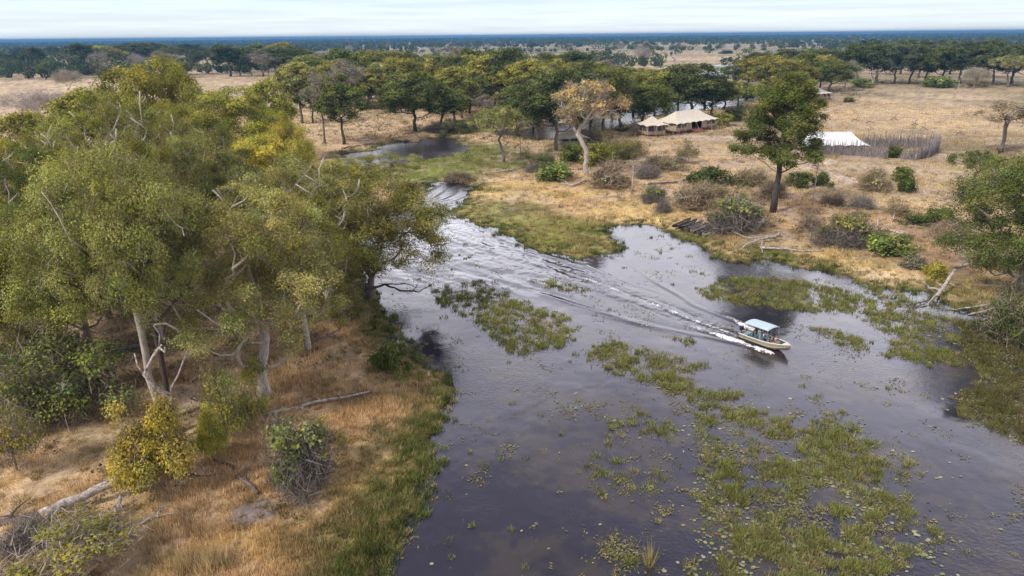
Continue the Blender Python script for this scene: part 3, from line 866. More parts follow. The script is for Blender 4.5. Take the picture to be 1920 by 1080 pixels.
# dead and bare
proto_dead('d_fork', 31, h=10, w=5, n=15, twigs=0, tip=.085, rmax=.52, fork=.32, base=.4)
proto_dead('d_snag', 32, h=6, w=2.2, n=5, fork=.7, twigs=0, rmax=.26, tip=.05)
proto_dead('d_bushy', 33, h=11, w=11, n=44, twigs=90, fork=.3, tip=.03, twc=(.32, .28, .25), tw=.05, base=.35)
proto_dead('d_tall', 34, h=15, w=7, n=24, fork=.6, twigs=24, tw=.05)
proto_dead('d_fan', 35, h=9, w=11, n=46, fork=.2, twigs=120, tw=.06, twc=(.33, .29, .22), base=.4)
# shrubs
proto_bush('b_green', 41, per=170, leaf=.22)
proto_bush('b_green_low', 42, h=2.2, w=5, clumps=26, per=130, leaf=.22)
proto_bush('b_thorn', 43, h=3.2, w=4.4, per=190, twigs=170, leaf=.18, leaf_top=True, twc=(.17, .145, .125), tw=.035)
proto_bush('b_dry', 44, h=2.6, w=4.0, per=40, twigs=150, leaf=.18, twc=(.30, .23, .15), tw=.035)
proto_bush('b_grey', 45, h=2.0, w=3.2, per=0, twigs=200, twc=(.19, .165, .145), tw=.03)
proto_bush('b_leafy', 46, h=5.2, w=5.8, clumps=62, per=420, leaf=.12, crad=.75, twigs=20, twc=(.3, .22, .16), yellow=.35, open_=.15)
proto_bush('b_open', 47, h=4.2, w=4.0, clumps=30, per=150, leaf=.12, crad=.7, twigs=60, twc=(.3, .24, .2), yellow=.2, open_=.5)
proto_bush('b_under', 48, h=5, w=7, clumps=50, per=300, leaf=.13, crad=.9, twigs=60, twc=(.25, .2, .16), yellow=.2)
FIRST = set()
def plant(key, px, by, ty, wpx, col, label, name, cat, group=None, rz=None, dz=0.0, bark=None, foot=False):
    """stand a copy of a model on the ground where the photo shows its foot, as tall and wide as it appears"""
    p = at(px, by, .4)
    z = gz(p.x, p.y); p.z = max(z, -.3) + dz
    d = depth_of(p)
    # height so that the top projects to ty
    lo, hi = .1, 60.
    for _ in range(40):
        mid = (lo + hi) / 2
        if proj((p.x, p.y, p.z + mid))[1] > ty: lo = mid
        else: hi = mid
    h = lo; w = wpx / FPX * d
    if not foot:            # px is where the middle of the crown shows, not the foot
        p.x *= (d - .6 * h * math.sin(PITCH)) / d; p.z = max(gz(p.x, p.y), -.3) + dz
    pr = PROTO[key]
    if key not in FIRST: FIRST.add(key); o = pr['root']
    else: o = copy_tree(pr['root'])
    o.name = name
    o.location = p
    o.scale = (w / pr['w'], w / pr['w'], h / pr['h'])
    o.rotation_euler = (0, 0, random.uniform(0, 6.28) if rz is None else rz)
    tag(o, label, cat, group)
    for ch in o.children:
        ch.name = ch.name.split('.')[0]
        if ch.name.startswith('crown'): ch.color = (*col, 1)
        else: ch.color = (1, 1, 1, 1)
        if ch.name.startswith('trunk') and bark:
            if ch.material_slots and ch.material_slots[0].material != M[bark]:
                ch.material_slots[0].link = 'OBJECT'; ch.material_slots[0].material = M[bark]
    return o
random.seed(5)
OL = (.215, .21, .050); YO = (.295, .275, .052); GG = (.225, .238, .074); DG = (.078, .096, .033); MG = (.112, .134, .038); BG = (.165, .20, .065)
YE = (.34, .28, .055); OR = (.43, .32, .145); GR = (.17, .155, .10); FG = (.075, .10, .055)
# ------------------------------------------------------------------ the foreground grove on the left bank
GROVE = [
 ('n_dome', 292, 330, 112, 205, (.20, .19, .042), 'large rounded yellow green dome shaped tree standing highest behind the left grove'),
 ('m_oval', 505, 300, 150, 90, OL, 'olive tree at the back edge of the grove, left of the grey thin trunked tree'),
 ('m_oval', 160, 345, 168, 130, OL, 'dull olive tree just left of and behind the tall dome tree'),
 ('m_spread', 45, 390, 215, 150, OL, 'olive tree at the left picture edge in the back of the grove'),
 ('n_oval', 425, 430, 165, 190, OL, 'olive grey tree right of and just below the dome tree'),
 ('n_spread2', 505, 430, 205, 130, YO, 'yellowish tree on the back right shoulder of the grove'),
 ('n_low', 535, 440, 228, 130, (.28, .265, .05), 'bright yellow green rounded tree crown at the right rim of the grove above the water'),
 ('n_open', 230, 520, 178, 190, OL, 'open crowned tree with forked pale limb showing in the middle of the back grove'),
 ('n_open', 95, 500, 236, 170, OL, 'olive tree left of the tree with the forked pale limb'),
 ('n_spread', 385, 560, 240, 215, (.21, .215, .075), 'broad olive tree filling the middle of the grove'),
 ('n_spread2', 40, 590, 272, 190, MG, 'darker green tree at the left picture edge above the dark trunk'),
 ('n_oval', 165, 600, 296, 170, (.24, .235, .05), 'yellow green crown left of the grove centre'),
 ('n_open', 560, 590, 300, 230, GG, 'grey green tree with bare pale limbs on the right of the grove'),
 ('n_low', 684, 556, 324, 300, (.17, .165, .045), 'dark bushy tree leaning out over the river, its lowest limb above the water'),
 ('n_high', 300, 790, 282, 300, GG, 'tallest front tree of the grove with a slender pale bare lower trunk'),
 ('n_oval', 140, 740, 345, 200, GG, 'grey green tree with hanging foliage left of the slender pale trunk'),
 ('n_spread2', 465, 745, 350, 300, GG, 'front grey green tree whose foliage hangs low behind the fallen branch'),
 ('n_spread2', 300, 470, 200, 170, OL, 'dull olive crown right of the forked pale limb in the back of the grove'),
 ('n_oval', 10, 470, 262, 120, YO, 'yellow green crown at the left edge above the darker green tree'),
 ('n_spread', 260, 640, 262, 200, OL, 'olive crown in the grove centre, directly behind the tallest front tree'),
 ('n_oval', 480, 500, 255, 170, YO, 'yellow olive crown between the broad middle tree and the bright yellow green crown'),
 ('n_oval', 640, 500, 300, 120, OL, 'olive crown by the water behind the dark leaning river tree'),
 ('n_spread', 560, 660, 372, 210, OL, 'olive tree with wide hanging crown right of the hanging front grey green tree'),
 ('n_oval', 70, 640, 372, 150, MG, 'green crown with dark trunk below it left of the hanging foliage'),
 ('n_oval', 20, 700, 430, 160, OL, 'half visible tree at the left edge in front of the dark trunk'),
 ('n_open', 610, 600, 370, 160, OL, 'tree on the river bank with many thin bare limbs hanging towards the water'),
]
for (k, px, by, ty, w, c, lab) in GROVE:
    ff = random.uniform(.78, 1.25); w = w * .9
    plant(k, px, by, ty, w, tuple(v * ff * random.uniform(.95, 1.05) for v in c), lab, 'broadleaf_tree', 'tree', rz=random.uniform(-.6, .6), foot=k == 'n_high')
plant('n_open', 728, 352, 285, 105, GG, 'sparse grey green tree beside the upper river reach, right behind the grove', 'broadleaf_tree', 'tree')
plant('n_high', 330, 812, 335, 210, GG, 'grey green front tree with a straight dark lower trunk', 'broadleaf_tree', 'tree', bark='bark_dark', foot=True)
plant('d_fork', 337, 822, 600, 75, OL, 'dead forked tree with bare bleached branches in front of the dark trunk', 'dead_tree', 'dead tree', foot=True)
plant('d_bushy', 62, 240, 165, 90, OL, 'bare grey tree at the far left behind the grove, leftmost of two', 'bare_tree', 'bare tree')
plant('d_bushy', 105, 235, 170, 60, OL, 'bare grey tree at the far left behind the grove, right one of two', 'bare_tree', 'bare tree')
plant('d_fan', 125, 175, 128, 46, OL, 'small leafless tree alone on the dry field left of the dome tree', 'bare_tree', 'bare tree')

BUSHES = [
 ('b_under', 120, 775, 630, 200, BG, 'bright green undergrowth bush beneath the left of the grove'),
 ('b_under', 15, 705, 610, 120, OL, 'olive thicket under the trees at the left picture edge'),
 ('b_leafy', 262, 925, 760, 128, (.31, .265, .075), 'golden yellow leafy bush behind the fallen grey log'),
 ('b_leafy', 388, 862, 762, 56, (.31, .31, .065), 'small yellow green bush right of the dead forked tree'),
 ('b_under', 438, 800, 680, 100, (.24, .245, .055), 'yellow green bush at the foot of the front trees, left of the long fallen branch'),
 ('b_open', 10, 885, 750, 90, YO, 'thin yellowish sapling cut by the left picture edge'),
 ('b_open', 605, 880, 778, 80, YE, 'sparse yellow leaved sapling on the dry grass'),
 ('b_thorn', 560, 920, 802, 110, BG, 'grey thorn bush with a green top right of the grey ash patch'),
 ('b_open', 110, 1075, 975, 190, OL, 'sprawling twiggy bush in the bottom left corner below the log'),
 ('b_grey', 40, 1030, 985, 90, OL, 'tangle of dark brush at the lower end of the fallen grey log'),
 ('b_under', 640, 600, 540, 80, OL, 'low brush on the bank under the leaning river tree'),
 ('b_green_low', 735, 690, 640, 60, MG, 'dark green water edge shrub below the leaning river tree'),
 # right bank, near the water
 ('b_thorn', 1370, 434, 372, 88, BG, 'big round grey thorn bush with a green crown beside the canoes'),
 ('b_green_low', 1340, 345, 312, 82, DG, 'dark green low shrub between the thorn bush and the tents'),
 ('b_dry', 1312, 393, 345, 72, GR, 'brown twiggy bush behind and left of the big round thorn bush'),
 ('b_thorn', 1222, 382, 350, 40, BG, 'grey and green bush left of the brown twiggy bush'),
 ('b_grey', 1243, 396, 370, 28, GR, 'small dark grey thorn ball in front of the grey and green bush'),
 ('b_dry', 1150, 352, 300, 70, GR, 'dry olive bush right of the orange tree trunk'),
 ('b_green', 1040, 340, 303, 66, BG, 'fresh green bush left of the orange tree trunk'),
 ('b_grey', 1000, 325, 305, 30, GR, 'dark grey brush just left of the fresh green bush'),
 ('b_dry', 860, 338, 318, 40, GR, 'grey reed tussock at the head of the marsh'),
 ('b_green', 1500, 352, 322, 42, DG, 'dark green shrub behind the thin grey trunk right of the tall tree'),
 ('b_green_low', 1545, 350, 322, 30, DG, 'dark green shrub right of the thin grey trunk'),
 ('b_thorn', 1572, 458, 400, 78, OL, 'round grey thorn bush behind the leaning dead trunk'),
 ('b_dry', 1516, 430, 398, 40, GR, 'small brown bush left of the leaning dead trunk'),
 ('b_green', 1665, 478, 436, 72, BG, 'rounded green bush on the rusty grass near the driftwood'),
 ('b_green_low', 1718, 424, 402, 44, DG, 'dark green low bush left of the pair under the right tree'),
 ('b_green', 1765, 420, 390, 52, MG, 'green bush in the hollow left of the big right tree'),
 ('b_dry', 1648, 356, 312, 56, GG, 'grey green sapling in front of the stake fence'),
 ('b_green', 1692, 342, 312, 36, MG, 'dark green bush in front of the stake fence, upper of two'),
 ('b_green', 1702, 362, 332, 30, DG, 'dark green bush in front of the stake fence, lower of two'),
 ('b_green', 1676, 297, 274, 28, DG, 'small green bush standing in the gap of the stake fence'),
 ('b_dry', 1455, 372, 338, 46, GR, 'dry bush behind the trunk of the tall single tree'),
 ('b_dry', 1240, 320, 288, 50, GG, 'yellow green thin bush in front of the small tent'),
 ('b_open', 1292, 310, 262, 36, OL, 'thin sapling in the dry grass before the long tent'),
 ('b_open', 1276, 318, 288, 30, MG, 'short green sapling left of the thin sapling before the long tent'),
 ('b_dry', 1180, 292, 258, 60, OL, 'olive brush below the small tent'),
 ('b_green', 1120, 312, 268, 60, OL, 'olive bush right of the orange tree, under the drab tent'),
 ('b_green', 1070, 305, 268, 44, MG, 'green bush behind the orange tree trunk'),
 ('b_dry', 1100, 262, 238, 60, GG, 'pale brush beside the drab tent'),
 ('b_green', 1350, 236, 212, 44, OL, 'green bush at the right end of the long tent'),
 ('b_green', 1378, 226, 204, 38, MG, 'darker bush right of the green bush at the long tent'),
 ('b_dry', 1800, 452, 408, 66, GR, 'tan brush beside the dead branches of the right tree'),
 ('b_dry', 1600, 440, 398, 44, GG, 'yellow grey bush right of the leaning dead trunk'),
 ('b_under', 1915, 625, 545, 120, DG, 'dark overhanging thicket at the waterline below the big right tree'),
 ('b_green', 1850, 500, 470, 40, GR, 'small brush under the right tree'),
 ('b_green_low', 1712, 498, 478, 50, GR, 'low olive tussock on the bank behind the driftwood root'),
 ('b_green_low', 1760, 520, 494, 46, YO, 'yellow green tussock by the bleached driftwood root'),
 ('b_dry', 1410, 345, 312, 50, OL, 'olive brown bush just left of the trunk of the tall single tree'),
 ('b_grey', 1620, 395, 368, 44, GR, 'grey brush below the pair of dark green bushes at the stake fence'),
 ('b_dry', 1560, 385, 362, 36, GR, 'dry brown bush right of the slender leafless grey tree'),
 ('b_dry', 1330, 372, 340, 54, OL, 'olive twiggy bush behind the brown twiggy bush'),
 ('b_grey', 1215, 335, 305, 46, GR, 'grey brush between the broken dead trunk and the dark green low shrub'),
 ('b_dry', 1690, 405, 380, 40, OL, 'olive bush above the grey log on the rusty grass'),
 ('b_under', 1160, 300, 262, 66, OL, 'olive thicket right of the drab tent'),
 ('b_under', 1010, 318, 282, 60, MG, 'green thicket beneath the large dense dark green tree'),
 ('b_under', 850, 250, 226, 54, MG, 'green thicket at the right end of the far riverbank'),
 ('b_grey', 820, 248, 232, 50, GR, 'brown brush below the big leaning tree on the far bank'),
 ('b_green', 1592, 193, 182, 18, MG, 'small round bush on the field right of the farthest tent'),
 ('b_green', 1180, 152, 140, 46, BG, 'bright green thicket on the plain above the tree belt, left of two'),
 ('b_green', 1132, 148, 134, 50, BG, 'bright green thicket on the plain above the tree belt, leftmost'),
 ('b_green', 1362, 101, 94, 24, FG, 'dark oval bush on the flooded plain'),
 ('b_green', 1616, 164, 146, 34, BG, 'light green bush at the left foot of the far tree line'),
 ('b_green', 1762, 164, 142, 52, BG, 'wide light green bush in front of the far tree line'),
 ('b_dry', 1835, 162, 148, 34, GG, 'grey green bush at the far tree line, right of the wide light green bush'),
]
for (k, px, by, ty, w, c, lab) in BUSHES:
    plant(k, px, by, ty, w, c, lab, 'bush', 'bush')

# ------------------------------------------------------------------ single trees of the middle distance
SINGLES = [
 ('n_tall', 1449, 400, 138, 128, MG, 'tall single dark trunked tree standing alone between the long tent and the white tent', 'bark_dark'),
 ('m_orange', 1098, 330, 150, 112, OR, 'tree with orange dry leaves and a thick bleached trunk left of the tents', 'bark_pale'),
 ('m_umbrella', 945, 304, 198, 100, GG, 'leaning flat crowned acacia at the head of the marsh', None),
 ('m_spread', 1042, 282, 132, 128, DG, 'large dense dark green tree left of the orange tree', None),
 ('m_sparse', 610, 272, 138, 58, GR, 'thin straight tree with a grey sparse crown on the far bank', None),
 ('m_oval2', 645, 272, 140, 92, MG, 'dark tree leaning right on the far bank beside the thin grey tree', 'bark_dark'),
 ('m_spread', 778, 248, 136, 118, MG, 'big tree with spreading dark limbs leaning over the far bank', 'bark_dark'),
 ('n_low', 1948, 548, 284, 260, (.10, .122, .036), 'big green tree at the right picture edge above the shady water', None),
 ('m_umbrella', 1828, 362, 284, 88, MG, 'small leafy tree with a short trunk behind the big right edge tree', None),
 ('m_sparse', 1890, 288, 188, 110, (.30, .24, .12), 'grey and orange half bare tree at the right edge of the field', None),
 ('d_tall', 1522, 388, 258, 62, OR, 'slender leafless grey tree right of the tall single tree', None),
 ('d_snag', 1184, 362, 300, 20, OR, 'broken dead trunk standing left of the canoes', None),
 ('d_snag', 1273, 358, 332, 12, OR, 'short pale stump in the orange grass', None),
 ('d_snag', 1408, 318, 292, 9, OR, 'thin dead post like stump behind the tall single tree', None),
 ('d_tall', 1720, 200, 158, 20, OR, 'small pale dead tree alone in the straw coloured field', None),
 ('d_tall', 1755, 165, 138, 10, OR, 'white dead trunk before the far tree line', None),
 ('d_snag', 1795, 176, 138, 8, OR, 'pale leafless snag at the far tree line', None),
 ('d_snag', 1806, 183, 158, 8, OR, 'thin bare snag in the field before the fan shaped bare tree', None),
 ('d_fan', 1825, 166, 124, 46, OR, 'bare fan shaped grey tree in front of the dark far tree line', None),
 ('d_bushy', 1583, 168, 112, 48, OR, 'leafless purple grey tree above the farthest tent', None),
 ('d_fork', 1636, 160, 124, 26, OR, 'pale dead tree left of the dark trunks at the field edge', None),
 ('m_umbrella', 1898, 164, 102, 60, GG, 'grey green flat crowned tree at the right end of the far tree line', None),
 ('d_bushy', 1203, 122, 84, 34, OR, 'round leafless grey tree above the middle of the tree belt', None),
 ('d_fork', 1265, 125, 92, 20, OR, 'small dead tree on the flooded plain', None),
 ('m_sparse', 975, 300, 232, 26, GR, 'thin pale trunk standing between the acacia and the dense dark tree', None),
]
for (k, px, by, ty, w, c, lab, bk) in SINGLES:
    dead = k.startswith('d_')
    plant(k, px, by, ty, w, c, lab, 'dead_tree' if dead else 'broadleaf_tree', 'dead tree' if dead else 'tree', bark=bk, rz=0 if k in ('m_umbrella',) else None, foot=px < 1880)

ORD = ['first', 'second', 'third', 'fourth', 'fifth', 'sixth', 'seventh', 'eighth', 'ninth', 'tenth', 'eleventh', 'twelfth', 'thirteenth', 'fourteenth',
       'fifteenth', 'sixteenth', 'seventeenth', 'eighteenth', 'nineteenth', 'twentieth', 'twenty first', 'twenty second', 'twenty third', 'twenty fourth',
       'twenty fifth', 'twenty sixth', 'twenty seventh', 'twenty eighth', 'twenty ninth', 'thirtieth']
def row(items, where, group, keys, name='broadleaf_tree', cols=(DG, MG, OL)):
    items = sorted(items, key=lambda q: q[0])
    CN = {id(DG): 'dark green', id(MG): 'green', id(OL): 'olive', id(GG): 'grey green', id(YO): 'yellow green', id(FG): 'dark bluish green', id(GR): 'grey'}
    for n, it in enumerate(items):
        px, by, ty, w = it[:4]
        c = it[4] if len(it) > 4 else cols[(n * 7 + n // 3) % len(cols)]
        k = it[5] if len(it) > 5 else keys[(n * 5 + n // 4) % len(keys)]
        f = random.uniform(.85, 1.18)
        cc = tuple(v * f * random.uniform(.94, 1.06) for v in c)
        w = w * (1.32 if k[0] == 'm' and w > 38 else 1)
        plant(k, px, by, ty, w, cc, '%s tree, %s from the left %s' % (CN.get(id(c), 'green'), ORD[n], where), name, 'tree', group)
# front row of the belt on the far river bank and behind the tents
row([(560, 232, 118, 60, GG), (690, 205, 128, 60, OL), (716, 204, 118, 56, GG), (752, 203, 108, 64, OL), (826, 236, 168, 70, MG), (880, 214, 142, 64, MG), (914, 206, 104, 66, OL), (945, 205, 92, 74, DG),
     (985, 222, 114, 62, OL), (582, 232, 150, 44, MG), (1000, 238, 150, 50, GG), (866, 222, 160, 46, GR, 'm_sparse'), (905, 236, 178, 34, GR, 'm_sparse'), (650, 218, 112, 50, GR, 'm_sparse'), (1010, 262, 150, 70, DG), (590, 200, 128, 56, MG), (850, 228, 126, 60, OL), (970, 248, 160, 56, MG), (665, 205, 122, 60, MG), (612, 200, 122, 56, OL), (730, 204, 132, 50, DG), (800, 202, 118, 60, OL), (845, 198, 120, 60, DG), (900, 200, 130, 56, OL), (930, 200, 116, 60, MG), (1020, 210, 130, 60, OL), (640, 202, 120, 60, OL), (790, 200, 116, 60, DG)],
    'in the row on the far riverbank', 'trees in the riverbank row', ['m_oval', 'm_spread', 'm_oval2'])
row([(1085, 262, 134, 84, DG), (1135, 250, 128, 78, MG), (1165, 238, 146, 66, DG), (1208, 240, 158, 84, MG), (1250, 224, 134, 66, OL), (1300, 226, 120, 96, DG, 'm_spread'),
     (1338, 222, 148, 62, MG), (1386, 202, 154, 46, MG), (1230, 215, 140, 50, DG), (1190, 214, 136, 60, OL), (1150, 218, 140, 56, OL), (1275, 205, 132, 54, OL), (1110, 236, 140, 60, OL), (1362, 206, 150, 50, OL), (1325, 200, 140, 50, DG)],
    'in the row behind the tents', 'trees behind the tents', ['m_oval', 'm_spread', 'm_oval2'])
# middle row
MIDROW = [(575, 176, 104, 60, OL), (618, 182, 112, 56, DG), (650, 180, 92, 60, MG), (692, 186, 96, 56, OL), (736, 184, 96, 64, OL), (778, 178, 98, 60, DG), (818, 176, 102, 56, MG), (850, 182, 108, 50, OL), (890, 172, 92, 52, MG),
     (925, 168, 94, 56, OL), (966, 172, 104, 60, MG), (1002, 178, 110, 54, GG), (1040, 170, 100, 60, MG), (1075, 172, 96, 62, DG), (1110, 180, 118, 60, OL), (1150, 184, 124, 60, MG), (1192, 182, 126, 56, GG), (1222, 180, 130, 50, OL), (690, 176, 92, 44, GR, 'd_bushy'), (860, 168, 88, 44, GR, 'm_sparse'), (985, 166, 98, 40, GR, 'd_bushy'), (1130, 176, 112, 44, GR, 'm_sparse'), (605, 172, 98, 44, GR, 'm_sparse'), (596, 192, 110, 56, MG), (634, 200, 112, 60, OL), (672, 200, 106, 60, DG), (712, 198, 106, 60, MG), (756, 196, 100, 60, DG), (800, 194, 108, 60, OL), (838, 192, 106, 60, MG), (872, 190, 104, 56, OL), (945, 184, 104, 56, DG), (1056, 190, 110, 60, OL), (1092, 200, 116, 60, MG), (1262, 182, 128, 46, MG)]
row([q for q in MIDROW if q[0] < 860], 'in the left middle row of the belt', 'trees in the left middle row', ['m_oval', 'm_spread', 'm_dome', 'm_oval2'])
row([q for q in MIDROW if q[0] >= 860], 'in the right middle row of the belt', 'trees in the right middle row', ['m_oval', 'm_spread', 'm_dome', 'm_oval2'])
# right hand mass above the farthest tent
row([(1405, 172, 112, 60, MG), (1440, 178, 104, 70, OL), (1470, 190, 110, 76, OL), (1494, 176, 100, 60, MG), (1542, 168, 104, 50, OL), (1560, 172, 114, 54, MG), (1430, 150, 98, 50, DG), (1478, 150, 92, 50, DG), (1520, 148, 92, 56, MG), (1556, 150, 92, 50, DG)],
    'in the thicket above the farthest tent', 'trees of the thicket above the farthest tent', ['m_spread', 'm_oval', 'm_dome'])
# dark line at the back of the field
row([(1612, 156, 84, 56, DG), (1650, 157, 82, 58, DG), (1684, 158, 82, 54, FG), (1712, 158, 84, 50, MG), (1742, 156, 90, 48, DG), (1775, 156, 86, 56, DG), (1808, 156, 78, 56, FG), (1842, 158, 84, 56, DG), (1872, 160, 80, 54, DG), (1906, 158, 84, 60, DG),
     (1940, 160, 80, 60, DG), (1730, 146, 76, 44, FG), (1860, 146, 72, 46, FG), (1640, 140, 74, 46, FG), (1695, 140, 74, 44, FG), (1790, 140, 74, 46, FG)],
    'in the dark line behind the field', 'trees of the dark line behind the field', ['m_spread', 'm_oval', 'm_oval2'], cols=(DG, MG, FG))
# left, behind the grove
row([(63, 137, 88, 38, DG), (103, 124, 86, 30, FG), (148, 138, 82, 42, DG), (198, 132, 86, 46, OL), (228, 126, 84, 40, DG), (276, 128, 80, 52, DG), (330, 132, 86, 40, MG), (362, 132, 94, 28, DG), (30, 136, 112, 16, MG), (182, 138, 96, 34, GR, 'd_bushy'), (128, 142, 100, 30, GR, 'm_sparse'), (255, 140, 98, 36, GR, 'd_bushy'), (12, 128, 100, 40, DG), (82, 150, 118, 22, MG), (305, 142, 96, 40, GR, 'm_sparse'), (345, 146, 108, 34, MG), (385, 138, 90, 44, DG), (40, 116, 88, 34, FG), (168, 118, 84, 36, FG), (240, 112, 80, 38, FG), (300, 114, 82, 36, DG), (350, 112, 82, 40, FG)],
    'scattered beyond the dome tree', 'trees scattered beyond the dome tree', ['m_oval', 'm_spread', 'm_umbrella'])
row([(428, 144, 86, 40, DG), (446, 143, 88, 34, MG), (468, 144, 92, 34, DG), (490, 144, 92, 40, GR, 'm_sparse'), (515, 146, 88, 42, DG), (545, 148, 88, 48, DG), (590, 150, 104, 56, GG), (410, 138, 84, 30, DG), (480, 132, 82, 50, MG), (530, 136, 80, 50, OL), (565, 140, 88, 50, DG), (615, 146, 92, 46, GR, 'd_bushy'), (500, 150, 100, 40, GR, 'm_sparse')],
    'in the clump left of the belt', 'trees in the clump left of the belt', ['m_oval', 'm_oval2', 'm_tall'])

# ------------------------------------------------------------------ trees of the plain beyond, smaller and bluer with distance
FARZ = [('left of the dome tree', 0, 300), ('above the clump of slim trunks', 300, 620), ('above the left central belt', 620, 960),
        ('above the right central belt', 960, 1240), ('beyond the flooded meadow', 1240, 1560), ('beyond the dark tree line', 1560, 1950)]
rf = random.Random(11)
far_pts = []
for zi, (zn, xa, xb) in enumerate(FARZ):
    n = 24 if zi != 4 else 12
    for q in range(n):
        by = 118 - 36 * rf.random() ** .8 - (0 if zi < 4 else 4)
        if zi == 4: by = 104 - 24 * rf.random()
        if zi == 5: by = 94 - 16 * rf.random()
        far_pts.append((rf.uniform(xa, xb), by, zi))
far_pts = [(a_, b_, c_, rf.random() < .22) for a_, b_, c_ in sorted(far_pts, key=lambda q: (q[2], q[0]))]
count_far = {}
for (px, by, zi, bare) in far_pts:
    by = by - (px - 960) * .0093
    p = at(px, by, .4); d = depth_of(p)
    hh = rf.uniform(7, 16); w = rf.uniform(.75, 1.3) * hh / d * FPX
    ty = proj((p.x, p.y, .4 + hh))[1]
    k = rf.choice(['f_round', 'f_oval', 'f_flat', 'f_tall', 'f_round', 'f_oval'])
    bare = bare and by > 84
    kk = (zi, bare); nth = ORD[count_far.get(kk, 0)]; count_far[kk] = count_far.get(kk, 0) + 1
    if bare:
        plant('d_bushy', px, by, ty, w, (1, 1, 1), 'leafless grey tree, %s from the left of those far %s' % (nth, FARZ[zi][0]), 'bare_tree', 'bare tree', 'leafless trees on the plain')
    else:
        c = rf.choice([DG, FG, MG, DG]); f = rf.uniform(.8, 1.2)
        plant(k, px, by, ty, w, tuple(v * f for v in c), 'hazy tree, %s from the left of those far %s' % (nth, FARZ[zi][0]), 'broadleaf_tree', 'tree', 'hazy trees on the plain')

# the far woods: too many trees to count, one mass out to the horizon
rng = np.random.default_rng(77)
def woods(n, rmin, rmax, powr, per, leaf, seed, thr):
    rng = np.random.default_rng(seed)
    Cs, Rs = [], []
    cnt = 0
    az = np.radians(rng.uniform(-44, 44, n * 12)); r = rmin * (rmax / rmin) ** (rng.random(n * 12) ** powr)
    x = r * np.sin(az); y = r * np.cos(az)
    den = fbm(x / 420, y / 140, 91, 4) + .25 * sstep(1200, 3500, r) - .0
    ok = (den > thr) & (rng.random(len(x)) > .93 * np.maximum(ell(np.stack([x, y], -1), 1400, 108, 190, 24), .9 * ell(np.stack([x, y], -1), 1150, 104, 160, 9)))
    x, y, r = x[ok][:n], y[ok][:n], r[ok][:n]
    sp = shore(np.stack([x, y], -1)); g = sp > 3
    x, y, r = x[g], y[g], r[g]
    return x, y, r
Vs, Fs_, Cs = [], [], []
nv = 0
for (n, r0, r1, per, leaf, seed, thr, cl) in ((1000, 620, 1600, 26, 1.5, 1, .60, 5), (5200, 1400, 4000, 16, 2.8, 2, .50, 4), (13000, 3400, 12300, 8, 6.0, 3, .40, 3)):
    x, y, r = woods(n, r0, r1, 1.0, per, leaf, seed, thr)
    rg = np.random.default_rng(seed + 50)
    hh = rg.uniform(6, 15, len(x)) * (1 + .5 * (rg.random(len(x)) < .12)); ww = hh * rg.uniform(.7, 1.2, len(x))
    m = per * cl
    d = rg.normal(size=(len(x), m, 3)); d /= np.linalg.norm(d, axis=2)[..., None]
    Cn = np.stack([x, y, hh * .58], -1)[:, None] + d * (np.stack([ww / 2, ww / 2, hh * .42], -1)[:, None]) * rg.uniform(.6, 1, (len(x), m, 1))
    Cn = Cn.reshape(-1, 3); nn = d.reshape(-1, 3) + rg.normal(size=(len(Cn), 3)) * .4 + np.array([0, 0, .3])
    v, f = leaf_quads(Cn, nn, leaf * rg.uniform(.6, 1.4, len(Cn)), rg, .8)
    base = np.array([DG, FG, MG, GR])[rg.choice(4, len(x), p=[.4, .35, .15, .10])]
    c = np.repeat(base * rg.uniform(.7, 1.2, (len(x), 1)), m, 0) * rg.uniform(.7, 1.35, (len(Cn), 1))
    Vs.append(v); Fs_.append(f + nv); Cs.append(np.repeat(c, 4, 0)); nv += len(v)
fw = mesh_np('distant_woodland', np.concatenate(Vs), [np.concatenate(Fs_)], M['leaf'], cols=np.concatenate(Cs))
fw.color = (1, 1, 1, 1)
tag(fw, 'blue hazy woodland stretching to the horizon', 'woodland', kind='stuff')

# ------------------------------------------------------------------ grass, reeds and floating weeds
def tufts(P, z, hgt, wid, n, rng, cols, spread=.5, lean=.35, radius=None):
    """grass blades: n slim triangles for every tuft"""
    m = len(P)
    a = rng.uniform(0, 2 * math.pi, (m, n)); rad = np.sqrt(rng.random((m, n))) * (spread * wid[:, None] * 6 if radius is None else radius[:, None])
    bx = P[:, 0, None] + np.cos(a) * rad; by = P[:, 1, None] + np.sin(a) * rad
    s = rng.uniform(0, 2 * math.pi, (m, n)); hw = wid[:, None] * rng.uniform(.6, 1.3, (m, n)) / 2
    H_ = hgt[:, None] * rng.uniform(.55, 1.25, (m, n))
    la = a + rng.normal(size=(m, n)) * .6; ln = lean * H_ * rng.uniform(.2, 1.6, (m, n))
    zz = np.broadcast_to(z[:, None], (m, n))
    A = np.stack([bx - np.cos(s) * hw, by - np.sin(s) * hw, zz - .03], -1)
    B = np.stack([bx + np.cos(s) * hw, by + np.sin(s) * hw, zz - .03], -1)
    T = np.stack([bx + np.cos(la) * ln, by + np.sin(la) * ln, zz + H_], -1)
    V = np.stack([A, B, T], 2).reshape(-1, 3)
    c = cols[:, None, :] * rng.uniform(.6, 1.4, (m, n, 1))
    c = np.repeat(c.reshape(-1, 3), 3, 0)
    return V, np.arange(len(V)).reshape(-1, 3), c
def scatter(n, r0, r1, rng, p=1.15, az=43):
    """points spread over the ground, thinning with distance"""
    u = rng.random(n)
    q = 1 - p
    r = (r0 ** q + u * (r1 ** q - r0 ** q)) ** (1 / q)
    a = np.radians(rng.uniform(-az, az, n))
    return np.stack([r * np.sin(a), r * np.cos(a)], -1), r
rng = np.random.default_rng(7)
P, r = scatter(230000, 22, 330, rng)
sd = shore(P); ok = sd > -.15
